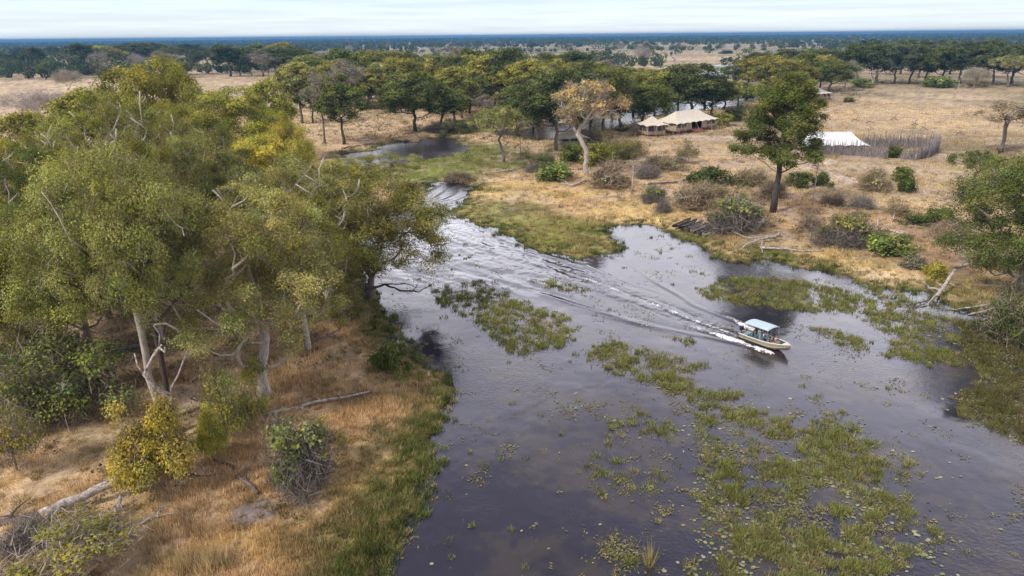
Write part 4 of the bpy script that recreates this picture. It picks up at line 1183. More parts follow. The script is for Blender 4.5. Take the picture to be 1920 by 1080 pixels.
P, r, sd = P[ok], r[ok], sd[ok]
x, y = P[:, 0], P[:, 1]
dn = fbm(x / 2.6, y / 2.6, 101, 3); keep = rng.random(len(P)) < np.clip((dn - .26) * 2.6, .12, 1)
bare = np.zeros(len(P))
for (px, py, rx, ry, cc, k) in SPLATS:
    if cc is SAND or cc is ASH or cc is LITTER: bare = np.maximum(bare, ell(P, px, py, rx, ry) * (k if cc is not LITTER else .45))
for pts, w in TRACKS:
    d, _ = pline(P, poly(pts)); bare = np.maximum(bare, .95 * np.exp(-(d / (1.5 * w)) ** 4))
keep &= rng.random(len(P)) > bare
P, r, sd, dn = P[keep], r[keep], sd[keep], dn[keep]
z = height(P, sd); c = landcol(P, sd)
rim = (sd < 4)
tall = fbm(P[:, 0] / 5, P[:, 1] / 5, 102, 3)
hg = (.12 + .26 * sstep(.45, .7, tall)) * (1 + .004 * r) * np.where(rim, 1.1, 1)
f = rng.uniform(.85, 1.5, (len(P), 1))
c = np.clip(c * f * 1.15 + np.where(rim[:, None], C(.0, .012, 0), C(.055, .042, .016)), .01, .8)
lum = c.mean(1, keepdims=True); c = np.where(rim[:, None], c, c * .62 + .38 * lum * C(1.50, 1.08, .50))
wd_ = .022 + .00055 * r
for nm, msk, lab in (('dry_grass', ~rim, 'dry straw and rust coloured grass covering the banks and the field'), ('marsh_grass', rim, 'green and golden marsh grass fringing the water')):
    V, F, cc = tufts(P[msk], z[msk], hg[msk], wd_[msk], 8, rng, c[msk], spread=.9)
    tag(mesh_np(nm, V, [F], M['grass'], cols=cc), lab, 'grass', kind='stuff')
# leafy green and straw tussocks along the banks
P, r = scatter(34000, 24, 150, rng)
sd = shore(P); ok = (sd > -.9) & (rng.random(len(P)) < np.where(sd < 5, .75, .16) * (1 - .6 * sstep(90, 150, r)))
P, r, sd = P[ok], r[ok], sd[ok]
wet = sstep(5.2, .2, sd + 5 * (fbm(P[:, 0] / 3, P[:, 1] / 3, 121, 3) - .5))[:, None]
gr_ = np.array([[.17, .21, .05], [.12, .15, .035], [.22, .22, .07], [.075, .085, .03], [.40, .31, .14]])[rng.choice(5, len(P), p=[.3, .28, .14, .14, .14])]
dr_ = np.array([[.50, .39, .19], [.44, .31, .15], [.36, .27, .13], [.26, .22, .08]])[rng.choice(4, len(P), p=[.35, .3, .2, .15])]
cq = (gr_ * wet + dr_ * (1 - wet)) * rng.uniform(.75, 1.25, (len(P), 1))
V, F, cc = tufts(P, np.maximum(height(P, sd), 0), rng.uniform(.15, .5, len(P)) * (1 + .002 * r), .024 + .0005 * r, 30, rng, cq, lean=.55, radius=rng.uniform(.12, .4, len(P)) * (1 + .003 * r))
tag(mesh_np('bank_tussocks', V, [F], M['grass'], cols=cc), 'low green and straw tussocks crowding the banks', 'grass', kind='stuff')
# straw tussocks in the field on the right
P, r = scatter(15000, 95, 330, rng, p=.6)
P = P[(P[:, 0] > -30)]
sd = shore(P); ok = (sd > 7) & (fbm(P[:, 0] / 6, P[:, 1] / 6, 103, 3) > .45)
for pts, w in TRACKS:
    d, _ = pline(P, poly(pts)); ok &= d > 2 * w
P, sd = P[ok], sd[ok]
s = rng.uniform(.35, .95, len(P))
d = rng.normal(size=(len(P), 16, 3)); d[..., 2] = np.abs(d[..., 2]); d /= np.linalg.norm(d, axis=2)[..., None]
Cn = np.column_stack([P, height(P, sd)])[:, None] + d * s[:, None, None] * np.array([1.0, 1.0, .75]) * rng.uniform(.5, 1, (len(P), 16, 1))
pal = np.array([[.45, .37, .23], [.38, .32, .19], [.29, .26, .14], [.34, .25, .17]])[rng.choice(4, len(P), p=[.38, .30, .17, .15])]
v, f = leaf_quads(Cn.reshape(-1, 3), d.reshape(-1, 3) + rng.normal(size=(len(P) * 16, 3)) * .5, np.repeat(s, 16) * rng.uniform(.3, .6, len(P) * 16), rng, .35)
c = np.repeat(np.repeat(pal * rng.uniform(.75, 1.25, (len(P), 1)), 16, 0) * rng.uniform(.7, 1.35, (len(P) * 16, 1)), 4, 0)
tag(mesh_np('tussock_grass', v, [f], M['grass'], cols=c), 'pale yellow tussocks dotted over the dry field', 'tussocks', kind='stuff')

def shrublets(name, label, n, r0, r1, test, pal, pr, smin, smax, seed, m=26, p=.9):
    rng = np.random.default_rng(seed)
    P, r = scatter(n, r0, r1, rng, p=p)
    sd = shore(P); ok = test(P, sd)
    P, sd = P[ok], sd[ok]
    s = rng.uniform(smin, smax, len(P)) * rng.uniform(.6, 1, len(P))
    d = rng.normal(size=(len(P), m, 3)); d[..., 2] = np.abs(d[..., 2]); d /= np.linalg.norm(d, axis=2)[..., None]
    Cn = np.column_stack([P, height(P, sd)])[:, None] + d * s[:, None, None] * np.array([1.0, 1.0, .8]) * rng.uniform(.3, 1, (len(P), m, 1))
    pl_ = np.array(pal)[rng.choice(len(pal), len(P), p=pr)] * rng.uniform(.7, 1.3, (len(P), 1))
    v, f = leaf_quads(Cn.reshape(-1, 3), d.reshape(-1, 3) + rng.normal(size=(len(P) * m, 3)) * .5, np.repeat(s, m) * rng.uniform(.22, .5, len(P) * m), rng, .3)
    c = np.repeat(np.repeat(pl_, m, 0) * rng.uniform(.6, 1.4, (len(P) * m, 1)), 4, 0)
    tag(mesh_np(name, v, [f], M['grass'], cols=c), label, 'scrub', kind='stuff')
def under_grove(P, sd):
    g = np.maximum(ell(P, 200, 640, 360, 130), ell(P, 480, 560, 280, 130)); g = np.maximum(g, ell(P, 60, 800, 160, 90) * .5)
    g = np.maximum(g, .10)
    return (sd > 2) & (P[:, 0] < 0) & (P[:, 1] < 130) & (np.random.default_rng(3).random(len(P)) < g)
shrublets('undergrowth', 'brown and green undergrowth beneath the grove', 5200, 30, 130, under_grove, [C(.13, .09, .06), C(.11, .12, .04), C(.20, .14, .08), C(.07, .055, .04)], [.35, .25, .25, .15], .25, .9, 5)
def on_right(P, sd):
    return (sd > 1.5) & (P[:, 0] > -25) & (fbm(P[:, 0] / 7, P[:, 1] / 7, 106, 3) > .50)
def under_belt(P, sd):
    g = np.maximum(ell(P, 960, 205, 400, 50), ell(P, 1290, 200, 160, 30)); g = np.maximum(g, ell(P, 1500, 165, 130, 22)); g = np.maximum(g, ell(P, 1760, 158, 180, 8))
    g = np.maximum(g, ell(P, 490, 146, 110, 6)); g = np.maximum(g, ell(P, 1110, 285, 110, 30))
    return (sd > 1) & (np.random.default_rng(4).random(len(P)) < g)
shrublets('thicket_brush', 'green and brown brush growing between the trees of the belt', 16000, 110, 520, under_belt, [C(.10, .11, .035), C(.16, .15, .06), C(.15, .11, .08), C(.20, .20, .07)], [.35, .25, .25, .15], .7, 2.2, 8, m=22, p=.3)
shrublets('scrub', 'low grey green and brown scrub on the right bank', 9500, 68, 230, on_right, [C(.26, .22, .12), C(.14, .14, .06), C(.20, .15, .10), C(.33, .27, .16)], [.25, .2, .37, .18], .3, 1.0, 6, p=.6)

def rough_scrub(P, sd):
    g = np.maximum(ell(P, 1660, 425, 260, 48), ell(P, 1250, 330, 220, 40)); g = np.maximum(g, ell(P, 1450, 385, 200, 26)); g = np.maximum(g, ell(P, 1130, 330, 120, 26))
    return (sd > 2.5) & (np.random.default_rng(9).random(len(P)) < g * sstep(.46, .58, fbm(P[:, 0] / 6, P[:, 1] / 6, 107, 3)))
shrublets('thorn_scrub', 'ragged grey and brown thorn scrub between the bushes of the right bank', 3000, 70, 200, rough_scrub, [C(.17, .14, .11), C(.22, .17, .11), C(.15, .155, .06), C(.27, .23, .13)], [.35, .3, .2, .15], .6, 1.7, 12, m=60, p=.6)

# weeds standing in the river
P, r = scatter(420000, 24, 170, rng)
sd = sdist(P, RIVER); ok = sd < .6
P, r, sd = P[ok], r[ok], sd[ok]
vv = veg(P)
bd, _ = pline(P, CENTER)
keep = (rng.random(len(P)) < vv ** 1.3 * .98 + .05 * sstep(.50, .68, fbm(P[:, 0] / 2.0, P[:, 1] / 2.0, 114, 4))) & (np.abs(bd) > 1.2)
al = (P - BOAT_A) @ bu; ac = np.abs((P - BOAT_A) @ np.array([-bu[1], bu[0]]))
keep &= ~((al > -5) & (al < bl + 2.5) & (ac < 2.6))
P, r, vv = P[keep], r[keep], vv[keep]
nn = fbm(P[:, 0] / 3, P[:, 1] / 3, 111, 3)
g = np.where((nn > .5)[:, None], C(.20, .215, .06), C(.27, .25, .095)) * rng.uniform(.7, 1.35, (len(P), 1))
br = rng.random(len(P)) < .12; g[br] = C(.26, .19, .09)
hg = (.10 + .32 * sstep(.45, .75, nn) * vv) * (1 + .003 * r)
sel = rng.random(len(P)) < .45
P2, r2, g2, h2 = P[sel], r[sel], g[sel], hg[sel]
g2 = g2 * (1 - sstep(1, -1, sdist(P2, VEGP[12][0]))[:, None] * C(.35, .42, .3))  # shade of the right edge tree painted into the marsh weed colour
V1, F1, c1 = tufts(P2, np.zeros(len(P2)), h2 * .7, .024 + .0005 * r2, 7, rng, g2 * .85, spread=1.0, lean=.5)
# dense tussocks with open water between them
Pc, rc = scatter(42000, 24, 170, rng)
ok = sdist(Pc, RIVER) < .3; Pc, rc = Pc[ok], rc[ok]; vc = veg(Pc)
ok = rng.random(len(Pc)) < np.clip(vc ** 1.2 * 1.0, 0, 1) + .008
bd, _ = pline(Pc, CENTER); ok &= np.abs(bd) > 1.8
al = (Pc - BOAT_A) @ bu; ac = np.abs((Pc - BOAT_A) @ np.array([-bu[1], bu[0]])); ok &= ~((al > -5) & (al < bl + 2.5) & (ac < 3))
Pc, rc, vc = Pc[ok], rc[ok], vc[ok]
gc = np.array([[.25, .27, .075], [.21, .235, .06], [.29, .27, .095], [.165, .17, .055], [.31, .25, .12]])[rng.choice(5, len(Pc), p=[.33, .27, .2, .12, .08])] * rng.uniform(.75, 1.2, (len(Pc), 1))
inE = sstep(1, -1, sdist(Pc, VEGP[12][0]))[:, None]; gc = gc * (1 - inE * C(.35, .42, .3))  # same painted tree shade: tussocks in the right marsh coloured darker
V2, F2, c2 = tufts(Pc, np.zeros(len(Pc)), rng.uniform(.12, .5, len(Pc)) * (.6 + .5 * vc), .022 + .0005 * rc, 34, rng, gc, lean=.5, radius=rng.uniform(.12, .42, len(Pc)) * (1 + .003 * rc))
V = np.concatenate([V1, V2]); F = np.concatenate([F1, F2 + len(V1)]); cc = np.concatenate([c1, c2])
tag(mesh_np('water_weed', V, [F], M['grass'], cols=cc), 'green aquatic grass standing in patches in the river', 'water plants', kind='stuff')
# lily pads and floating scraps
P, r = scatter(120000, 24, 150, rng)
sd = sdist(P, RIVER); vv = veg(P)
inC = np.minimum(sdist(P, VEGP[5][0]), sdist(P, VEGP[12][0]))
n = fbm(P[:, 0] / 1.6, P[:, 1] / 1.6, 113, 3)
keep = (sd < -.3) & (rng.random(len(P)) < .22 * sstep(1.5, -2, inC) * sstep(.42, .62, n) + .05 * vv + .0012)
bd, _ = pline(P, CENTER); keep &= np.abs(bd) > 1.6
al = (P - BOAT_A) @ bu; ac = np.abs((P - BOAT_A) @ np.array([-bu[1], bu[0]])); keep &= ~((al > -5) & (al < bl + 2.5) & (ac < 2.6))
P = P[keep]; r = r[keep]
k = 7; a = np.arange(k) * 2 * math.pi / k
s = rng.uniform(.05, .125, len(P)) * (1 + .004 * r)
til = rng.normal(size=(len(P), 2)) * .10
X = np.cos(a)[None] * s[:, None]; Y = np.sin(a)[None] * s[:, None] * .85
V = np.stack([P[:, 0, None] + X, P[:, 1, None] + Y, .035 + til[:, :1] * X + til[:, 1:] * Y], -1).reshape(-1, 3)
pc = np.array([[.36, .38, .20], [.24, .28, .10], [.44, .42, .30], [.30, .18, .10]])[rng.choice(4, len(P), p=[.4, .3, .2, .1])] * rng.uniform(.7, 1.15, (len(P), 1))
tag(mesh_np('lily_pads', V, [np.arange(len(V)).reshape(-1, k)], M['grass'], cols=np.repeat(pc, k, 0)), 'pale floating water lily pads scattered among the weeds', 'lily pads', kind='stuff')

# ragged mats of floating leaves among the weeds
P, r = scatter(520000, 24, 170, rng)
sd = sdist(P, RIVER); P, r = P[sd < .2], r[sd < .2]
vv = veg(P); n = fbm(P[:, 0] / 1.1, P[:, 1] / 1.1, 115, 4)
lo = sstep(.52, .66, fbm(P[:, 0] / 3.2, P[:, 1] / 3.2, 116, 4))
keep = rng.random(len(P)) < np.clip(vv * (.12 + .6 * sstep(.46, .64, n)) + .38 * lo * sstep(.45, .6, n), 0, 1)
bd, _ = pline(P, CENTER); keep &= np.abs(bd) > 1.6
al = (P - BOAT_A) @ bu; ac = np.abs((P - BOAT_A) @ np.array([-bu[1], bu[0]])); keep &= ~((al > -5) & (al < bl + 2.5) & (ac < 2.6))
P = P[keep]; r = r[keep]
Nn = rng.normal(size=(len(P), 3)) * .16 + np.array([0, 0, 1])
v, f = leaf_quads(np.column_stack([P, .03 + .05 * rng.random(len(P))]), Nn, rng.uniform(.08, .26, len(P)) * (1 + .004 * r), rng, .4)
pc = np.array([[.24, .215, .10], [.19, .185, .065], [.27, .20, .125], [.34, .32, .16], [.16, .12, .08]])[rng.choice(5, len(P), p=[.3, .28, .17, .13, .12])] * rng.uniform(.7, 1.3, (len(P), 1))
tag(mesh_np('floating_mat', v, [f], M['grass'], cols=np.repeat(pc, 4, 0)), 'ragged olive and brown mats of floating leaves on the river', 'floating weed', kind='stuff')

# two standing reed tussocks that can be told apart
def reed(px, py, h, n, col, label, name='reed_clump', rad=.25, wdt=.05):
    p = at(px, py, 0); rg = np.random.default_rng(int(px))
    z = max(0.0, gz(p.x, p.y))
    V, F, c = tufts(np.zeros((n // 8 + 1, 2)) + rg.normal(size=(n // 8 + 1, 2)) * rad, np.zeros(n // 8 + 1), np.full(n // 8 + 1, h), np.full(n // 8 + 1, wdt), 8, rg, np.tile(C(*col), (n // 8 + 1, 1)), spread=.7, lean=.3)
    o = mesh_np(name, V, [F], M['grass'], cols=c); o.location = (p.x, p.y, z)
    tag(o, label, 'reeds')
reed(1218, 1060, 1.5, 40, (.34, .27, .10), 'single tall yellow reed clump standing in open water at the bottom', rad=.07)
reed(400, 1078, 1.4, 320, (.50, .38, .20), 'pale straw tussock with long blades at the bottom edge', name='grass_tussock', rad=.45)
reed(345, 1086, 1.1, 220, (.46, .34, .17), 'pale straw tussock left of the long bladed one at the bottom edge', name='grass_tussock', rad=.4)

# ------------------------------------------------------------------ fallen trunks and driftwood
def drift(name, label, stems, m, cat='fallen log', seed=1):
    """stems: list of ([(px, py, z)...], radius start, radius end); each limb a tapering crooked tube"""
    rg = random.Random(seed)
    o0 = at(stems[0][0][0][0], stems[0][0][0][1], 0)
    gz0 = max(0, gz(o0.x, o0.y)); o0.z = gz0
    b = MB()
    for (pts, r0, r1) in stems:
        P = []
        for (px, py, zz) in pts:
            q = at(px, py, gz0 + zz); g = max(-.05, gz(q.x, q.y)); q = at(px, py, g + zz)
            P.append(np.array(q) - np.array(o0))
        # subdivide with small kinks
        Q = [P[0]]
        for a, c in zip(P[:-1], P[1:]):
            L_ = np.linalg.norm(c - a); n = max(2, int(L_ / .7))
            for k in range(1, n + 1):
                q = a + (c - a) * k / n
                if k < n: q = q + np.array([rg.gauss(0, 1), rg.gauss(0, 1), rg.gauss(0, .6)]) * .10
                Q.append(q)
        n = len(Q)
        R = [(r0 + (r1 - r0) * k / (n - 1)) * rg.uniform(.76, 1.22) for k in range(n)]
        b.tube(Q, R, 7)
        # side twigs
        for k in range(1, n - 1):
            if rg.random() < .38:
                a = np.array(Q[k]); d = np.array([rg.gauss(0, 1), rg.gauss(0, 1), abs(rg.gauss(0, .6))]); d /= np.linalg.norm(d)
                L_ = rg.uniform(.4, 1.5) * (1.2 if r0 > .1 else .7)
                b.tube([a, a + d * L_ * .5 + np.array([0, 0, .05]), a + d * L_ + np.array([rg.gauss(0, .1), rg.gauss(0, .1), -.05])], [R[k] * .45, R[k] * .3, .012], 5)
    o = b.build(name, M[m], smooth=True); o.location = o0
    tag(o, label, cat)
    return o
drift('fallen_log', 'thick grey fallen log sloping down left from the golden bush', [([(78, 968, .25), (120, 945, .5), (180, 918, 1.0), (258, 878, 1.9)], .42, .17)], 'dead', seed=3)
drift('fallen_log', 'dark end of a log lying at the left picture edge', [([(-20, 985, .15), (40, 972, .2), (85, 966, .15)], .2, .24)], 'dead_dark', seed=4)
drift('fallen_branch', 'long fallen grey branch on the orange grass pointing at the water', [([(490, 778, .15), (540, 768, .2), (600, 752, .22), (660, 742, .2), (732, 730, .15)], .19, .05), ([(560, 762, .2), (580, 770, .1)], .1, .04)], 'dead', seed=5)
drift('fallen_branch', 'dark crooked branch lying between the golden bush and the thorn bush', [([(396, 856, .2), (430, 870, .2), (455, 900, .15), (484, 926, .15)], .09, .12), ([(455, 900, .15), (462, 880, .5)], .07, .03)], 'dead_dark', seed=6)
drift('fallen_branch', 'grey branches lying right behind the golden bush', [([(340, 888, .2), (375, 892, .15), (412, 888, .2)], .12, .03), ([(320, 896, .2), (345, 880, .4)], .1, .03)], 'dead_dark', seed=7)
drift('dead_branch', 'bleached forked branch on the dry grass, upper one of two below the log', [([(265, 982, .1), (295, 968, .15), (328, 962, .3)], .07, .02), ([(295, 968, .15), (300, 955, .35)], .05, .015), ([(285, 974, .1), (262, 970, .2)], .04, .015)], 'dead', seed=8)
drift('dead_branch', 'bleached forked branch on the dry grass, lower one of two below the log', [([(205, 998, .15), (235, 1000, .15), (262, 1014, .1)], .07, .03), ([(235, 1000, .15), (225, 990, .3)], .04, .015), ([(262, 1014, .1), (255, 1024, .1)], .04, .015)], 'dead', seed=9)
drift('broken_stump', 'short broken stump under the golden bush', [([(222, 960, 0), (228, 928, .7)], .2, .1)], 'dead', 'stump', seed=10)
drift('fallen_log', 'weathered log under the grove behind the pale trunks', [([(205, 655, .3), (290, 645, .4), (330, 640, .4)], .22, .16)], 'dead_dark', seed=11)
drift('dead_branch', 'pile of dark fallen limbs under the middle of the grove', [([(190, 620, .3), (225, 640, .4), (260, 645, .2)], .12, .04), ([(215, 660, .2), (250, 630, .6)], .08, .03), ([(590, 640, .4), (640, 615, .8)], .1, .05)], 'dead_dark', seed=12)
drift('overhanging_limb', 'dark bare limb reaching low over the water from the leaning river tree', [([(665, 562, .6), (690, 545, 1.3), (722, 533, 1.7), (750, 545, 1.3), (785, 548, 1.2), (815, 528, 1.8)], .2, .03), ([(722, 533, 1.7), (760, 532, 2.0), (790, 540, 1.8)], .09, .02), ([(690, 545, 1.3), (680, 525, 2)], .1, .04)], 'bark_dark', 'dead limb', seed=13)
drift('driftwood', 'large bleached tangled fallen tree beside the thorn bush', [([(1460, 442, .7), (1425, 448, .6), (1395, 462, .3), (1385, 470, .1)], .28, .06), ([(1432, 445, .6), (1428, 462, .3), (1430, 474, .1)], .12, .05),
     ([(1425, 447, .5), (1400, 445, .6), (1372, 432, .9)], .1, .03), ([(1450, 440, .6), (1390, 450, .3)], .12, .03), ([(1460, 440, .6), (1462, 430, 1.1)], .1, .04)], 'dead', 'driftwood', seed=14)
drift('fallen_log', 'long bleached log lying along the bank right of the tangled fallen tree', [([(1425, 464, .3), (1460, 466, .35), (1500, 470, .3), (1545, 470, .15)], .2, .05), ([(1478, 468, .3), (1490, 474, .1)], .08, .04)], 'dead', seed=15)
drift('leaning_trunk', 'grey leaning dead trunk with its root end in the grass right of the canoes', [([(1587, 459, 0), (1572, 442, .8), (1560, 432, 1.4), (1551, 415, 2.6)], .22, .05), ([(1572, 442, .8), (1570, 430, 1.7)], .12, .05)], 'dead', 'dead trunk', seed=16)
drift('driftwood', 'bleached driftwood root reaching up out of the marsh', [([(1752, 566, 0), (1765, 545, .8), (1775, 530, 1.2), (1790, 506, 2.2)], .22, .16), ([(1765, 545, .8), (1742, 540, .9), (1728, 528, 1.2)], .13, .04), ([(1765, 545, .8), (1740, 570, .1), (1738, 575, 0)], .14, .07), ([(1778, 530, 1.1), (1798, 538, .9)], .1, .03)], 'dead', 'driftwood', seed=17)
drift('driftwood', 'dark drowned twigs in the water left of the bleached root', [([(1735, 565, .2), (1715, 570, .3), (1695, 587, .05)], .06, .02), ([(1715, 570, .3), (1690, 560, .4), (1670, 545, .3)], .05, .015), ([(1740, 572, .1), (1700, 580, .2)], .05, .02)], 'dead_dark', 'driftwood', seed=18)
drift('driftwood', 'bleached forked driftwood below the root, before the grassy mound', [([(1775, 579, .1), (1820, 577, .2), (1858, 570, .4)], .06, .14), ([(1815, 590, .1), (1845, 584, .2), (1872, 575, .4), (1880, 570, .5)], .07, .15)], 'dead', 'driftwood', seed=19)
drift('driftwood', 'white dead branches at the right picture edge above the dark marsh', [([(1888, 612, .1), (1915, 612, .3), (1945, 596, .7)], .08, .14), ([(1895, 602, .2), (1930, 590, .6)], .06, .1)], 'dead', 'driftwood', seed=20)
drift('driftwood', 'bleached limbs at the foot of the orange tree', [([(1052, 343, .3), (1075, 348, .3), (1098, 338, .5)], .12, .2), ([(1075, 348, .3), (1048, 335, .6), (1030, 328, .6)], .12, .03), ([(1068, 345, .3), (1050, 328, 1.0)], .07, .02), ([(1098, 340, .3), (1125, 332, .3)], .14, .04)], 'dead', 'driftwood', seed=21)
drift('fallen_log', 'grey log on the marsh edge below the acacia', [([(905, 326, .2), (935, 322, .3), (965, 317, .4)], .12, .2)], 'dead', seed=22)
drift('fallen_log', 'thin log lying in the golden grass left of the orange tree', [([(940, 332, .15), (985, 335, .2), (1030, 337, .2)], .12, .05)], 'dead', seed=23)
drift('fallen_log', 'bleached branch lying in the golden grass left of the broken dead trunk', [([(1098, 373, .2), (1130, 370, .3), (1170, 364, .3)], .06, .12)], 'dead', seed=24)
drift('fallen_log', 'dark log behind the pale stump', [([(1215, 345, .3), (1245, 343, .3), (1270, 341, .3)], .2, .22)], 'dead_dark', seed=25)
drift('dead_branch', 'white dead branches left of the small trunked tree near the right edge', [([(1752, 364, .5), (1772, 372, .3), (1790, 364, .5), (1815, 360, .8)], .06, .18), ([(1772, 372, .3), (1762, 356, 1.2)], .07, .02)], 'dead', seed=26)
drift('fallen_log', 'grey log lying on the rusty grass above the rounded green bush', [([(1660, 430, .2), (1685, 436, .2), (1705, 440, .2)], .16, .2)], 'dead', seed=27)
drift('dead_branch', 'short dead stub standing left of the grey log on the rusty grass', [([(1645, 424, .1), (1648, 405, .9)], .16, .05), ([(1646, 420, .3), (1662, 418, .2)], .1, .04)], 'dead', seed=28)
drift('dead_branch', 'small white stub standing just above the grey log on the rusty grass', [([(1676, 415, .1), (1678, 400, .9)], .14, .04)], 'dead', seed=35)
drift('fallen_log', 'dark log under the right tree beside the green bush', [([(1740, 420, .2), (1755, 426, .3), (1768, 430, .2)], .22, .18)], 'dead_dark', seed=29)
drift('dead_branch', 'dry dead boughs hanging beside the big right tree', [([(1862, 480, .3), (1835, 440, 2), (1810, 420, 2.6)], .12, .03), ([(1862, 480, .3), (1840, 400, 4), (1815, 372, 5)], .1, .02), ([(1862, 480, .3), (1820, 490, 1)], .1, .03)], 'dead', seed=30)
drift('fallen_log', 'dark dead log on the far bank under the dark right leaning tree', [([(640, 278, .3), (680, 272, .4), (700, 268, .3)], .2, .1)], 'dead_dark', seed=31)
drift('fallen_log', 'dark dead log at the left end of the far bank by the upper pool', [([(592, 300, .3), (630, 292, .5)], .25, .1)], 'dead_dark', seed=32)
drift('fallen_log', 'short dark log below the big leaning tree on the far bank', [([(780, 252, .4), (800, 262, .2)], .2, .08)], 'dead_dark', seed=33)
drift('dead_branch', 'crooked dead branches on the shore left of the rounded green bush', [([(1596, 492, .1), (1615, 486, .5), (1632, 478, .9)], .11, .04), ([(1615, 486, .5), (1605, 476, 1.0)], .07, .02)], 'dead', seed=36)
drift('fallen_log', 'grey log half sunk in the rusty grass under the right edge tree', [([(1790, 500, .15), (1822, 494, .3), (1850, 486, .3)], .2, .12), ([(1822, 494, .3), (1830, 480, .9)], .09, .03)], 'dead', seed=37)
drift('fallen_log', 'dark log in the scrub between the leaning trunk and the grey log', [([(1610, 440, .15), (1632, 446, .3), (1650, 448, .2)], .17, .1)], 'dead_dark', seed=38)
drift('dead_branch', 'pale twisted branch on the grass right of the broken dead trunk', [([(1200, 372, .1), (1218, 366, .5), (1236, 368, .2)], .1, .03), ([(1218, 366, .5), (1222, 354, 1.1)], .07, .02)], 'dead', seed=39)
for n, (px, py, hh) in enumerate([(1605, 225, 14), (1632, 228, 8), (1677, 222, 12), (1716, 232, 14), (1733, 240, 10), (1800, 250, 6)]):
    drift('dead_branch', ['dark crooked dead brush in the straw field, leftmost', 'dark dead brush in the straw field, second from the left', 'dark forked dead brush in the middle of the straw field',
          'dark crooked dead brush in the straw field right of its middle', 'dark dead brush in the straw field, just below the crooked one', 'small dark brush in the straw field, rightmost'][n],
          [([(px - 8, py + 3, .2), (px, py - 2, .9), (px + 5, py - hh * .7, 1.6)], .12, .04), ([(px, py, .5), (px + 9, py + 3, .3)], .12, .05), ([(px - 2, py, .5), (px - 7, py - 4, 1.0)], .09, .04)], 'dead_dark', 'dead brush', seed=40 + n)

# ------------------------------------------------------------------ dugout canoes and poles
def canoe(p0, p1, m, label, L_=5.4, W_=.62, z=.0):
    d = (p1 - p0); a = math.atan2(d.y, d.x); mid = (p0 + p1) / 2
    g = gz(mid.x, mid.y)
    o = empty('dugout_canoe', (mid.x, mid.y, max(g, 0) + .0 + z), a, label, 'canoe', 'canoes drawn up on the bank')
    def prof(t, s, dz, ws):
        u = 2 * t - 1
        w = W_ / 2 * (1 - abs(u) ** 3.2) ** .8 * ws + .012
        zt = .36 + .16 * abs(u) ** 3
        zb = .03 + .24 * max(0, abs(u) - .72) / .28
        ang = math.pi * s
        return [u * L_ / 2, -w * math.cos(ang), zt - (zt - zb - dz) * math.sin(ang) ** .8]
    ts = np.linspace(0, 1, 22); ss = np.linspace(0, 1, 11)
    b = MB(); b.grid([[prof(t, s, 0, 1) for s in ss] for t in ts]); b.build('hull', M[m], o, smooth=True)
    b = MB(); b.grid([[prof(t, s, .06, .86) for s in ss] for t in np.linspace(.03, .97, 20)]); b.build('inside', M['canoe_in'], o, smooth=True)
    b = MB()
    for sd in (0, 1): b.tube([prof(t, sd, 0, 1) for t in ts], .028, 5)
    b.build('gunwale', M[m], o)
    b = MB()
    for t in (.3, .66): b.box((t * L_ - L_ / 2, 0, .33), (.16, W_ * .84, .035))
    b.build('thwart', M['timber'], o)
    return o
CN_ = [('canoe_dark', 'dark dugout canoe, leftmost and farthest of the row on the bank'), ('canoe_dark', 'dark dugout canoe, second from the left in the row'), ('canoe_grey', 'purple grey dugout canoe left of the white one'),
       ('canoe_white', 'white canoe in the middle of the dark canoes'), ('canoe_grey', 'dark grey dugout canoe right of the white one'), ('canoe_white', 'pale grey canoe at the right end of the row')]
q0 = at(1260, 431, .3); q1 = at(1292, 417, .3); dv = (q1 - q0).normalized(); side = Vector((dv.y, -dv.x, 0))
for n, (m, lab) in enumerate(CN_):
    off = side * (1.12 * n) + dv * (-.3 * n + random.uniform(-.2, .2))
    canoe(q0 + off, q0 + off + dv * 6.2, m, lab, L_=6.2, W_=.78, z=.16)
for n in range(5):
    a = at(1401 + n * 2.5, 424 + n * 2.6, .15 + .08 * (n % 2)); c = at(1431 + n * 1.5, 417 + n * 2.6, .2 + .06 * (n % 2))
    b = MB(); g = max(0, gz(a.x, a.y)) + .05
    mid = (a + c) / 2
    b.tube([a - mid + Vector((0, 0, -.05)), c - mid + Vector((0, 0, .05))], [.075, .06], 7)
    o = b.build('pole', M['canoe_white']); o.location = (mid.x, mid.y, g + .12 + .08 * (n % 2))
    tag(o, 'pale pole lying in the small stack right of the thorn bush', 'pole', 'pale poles stacked by the thorn bush')

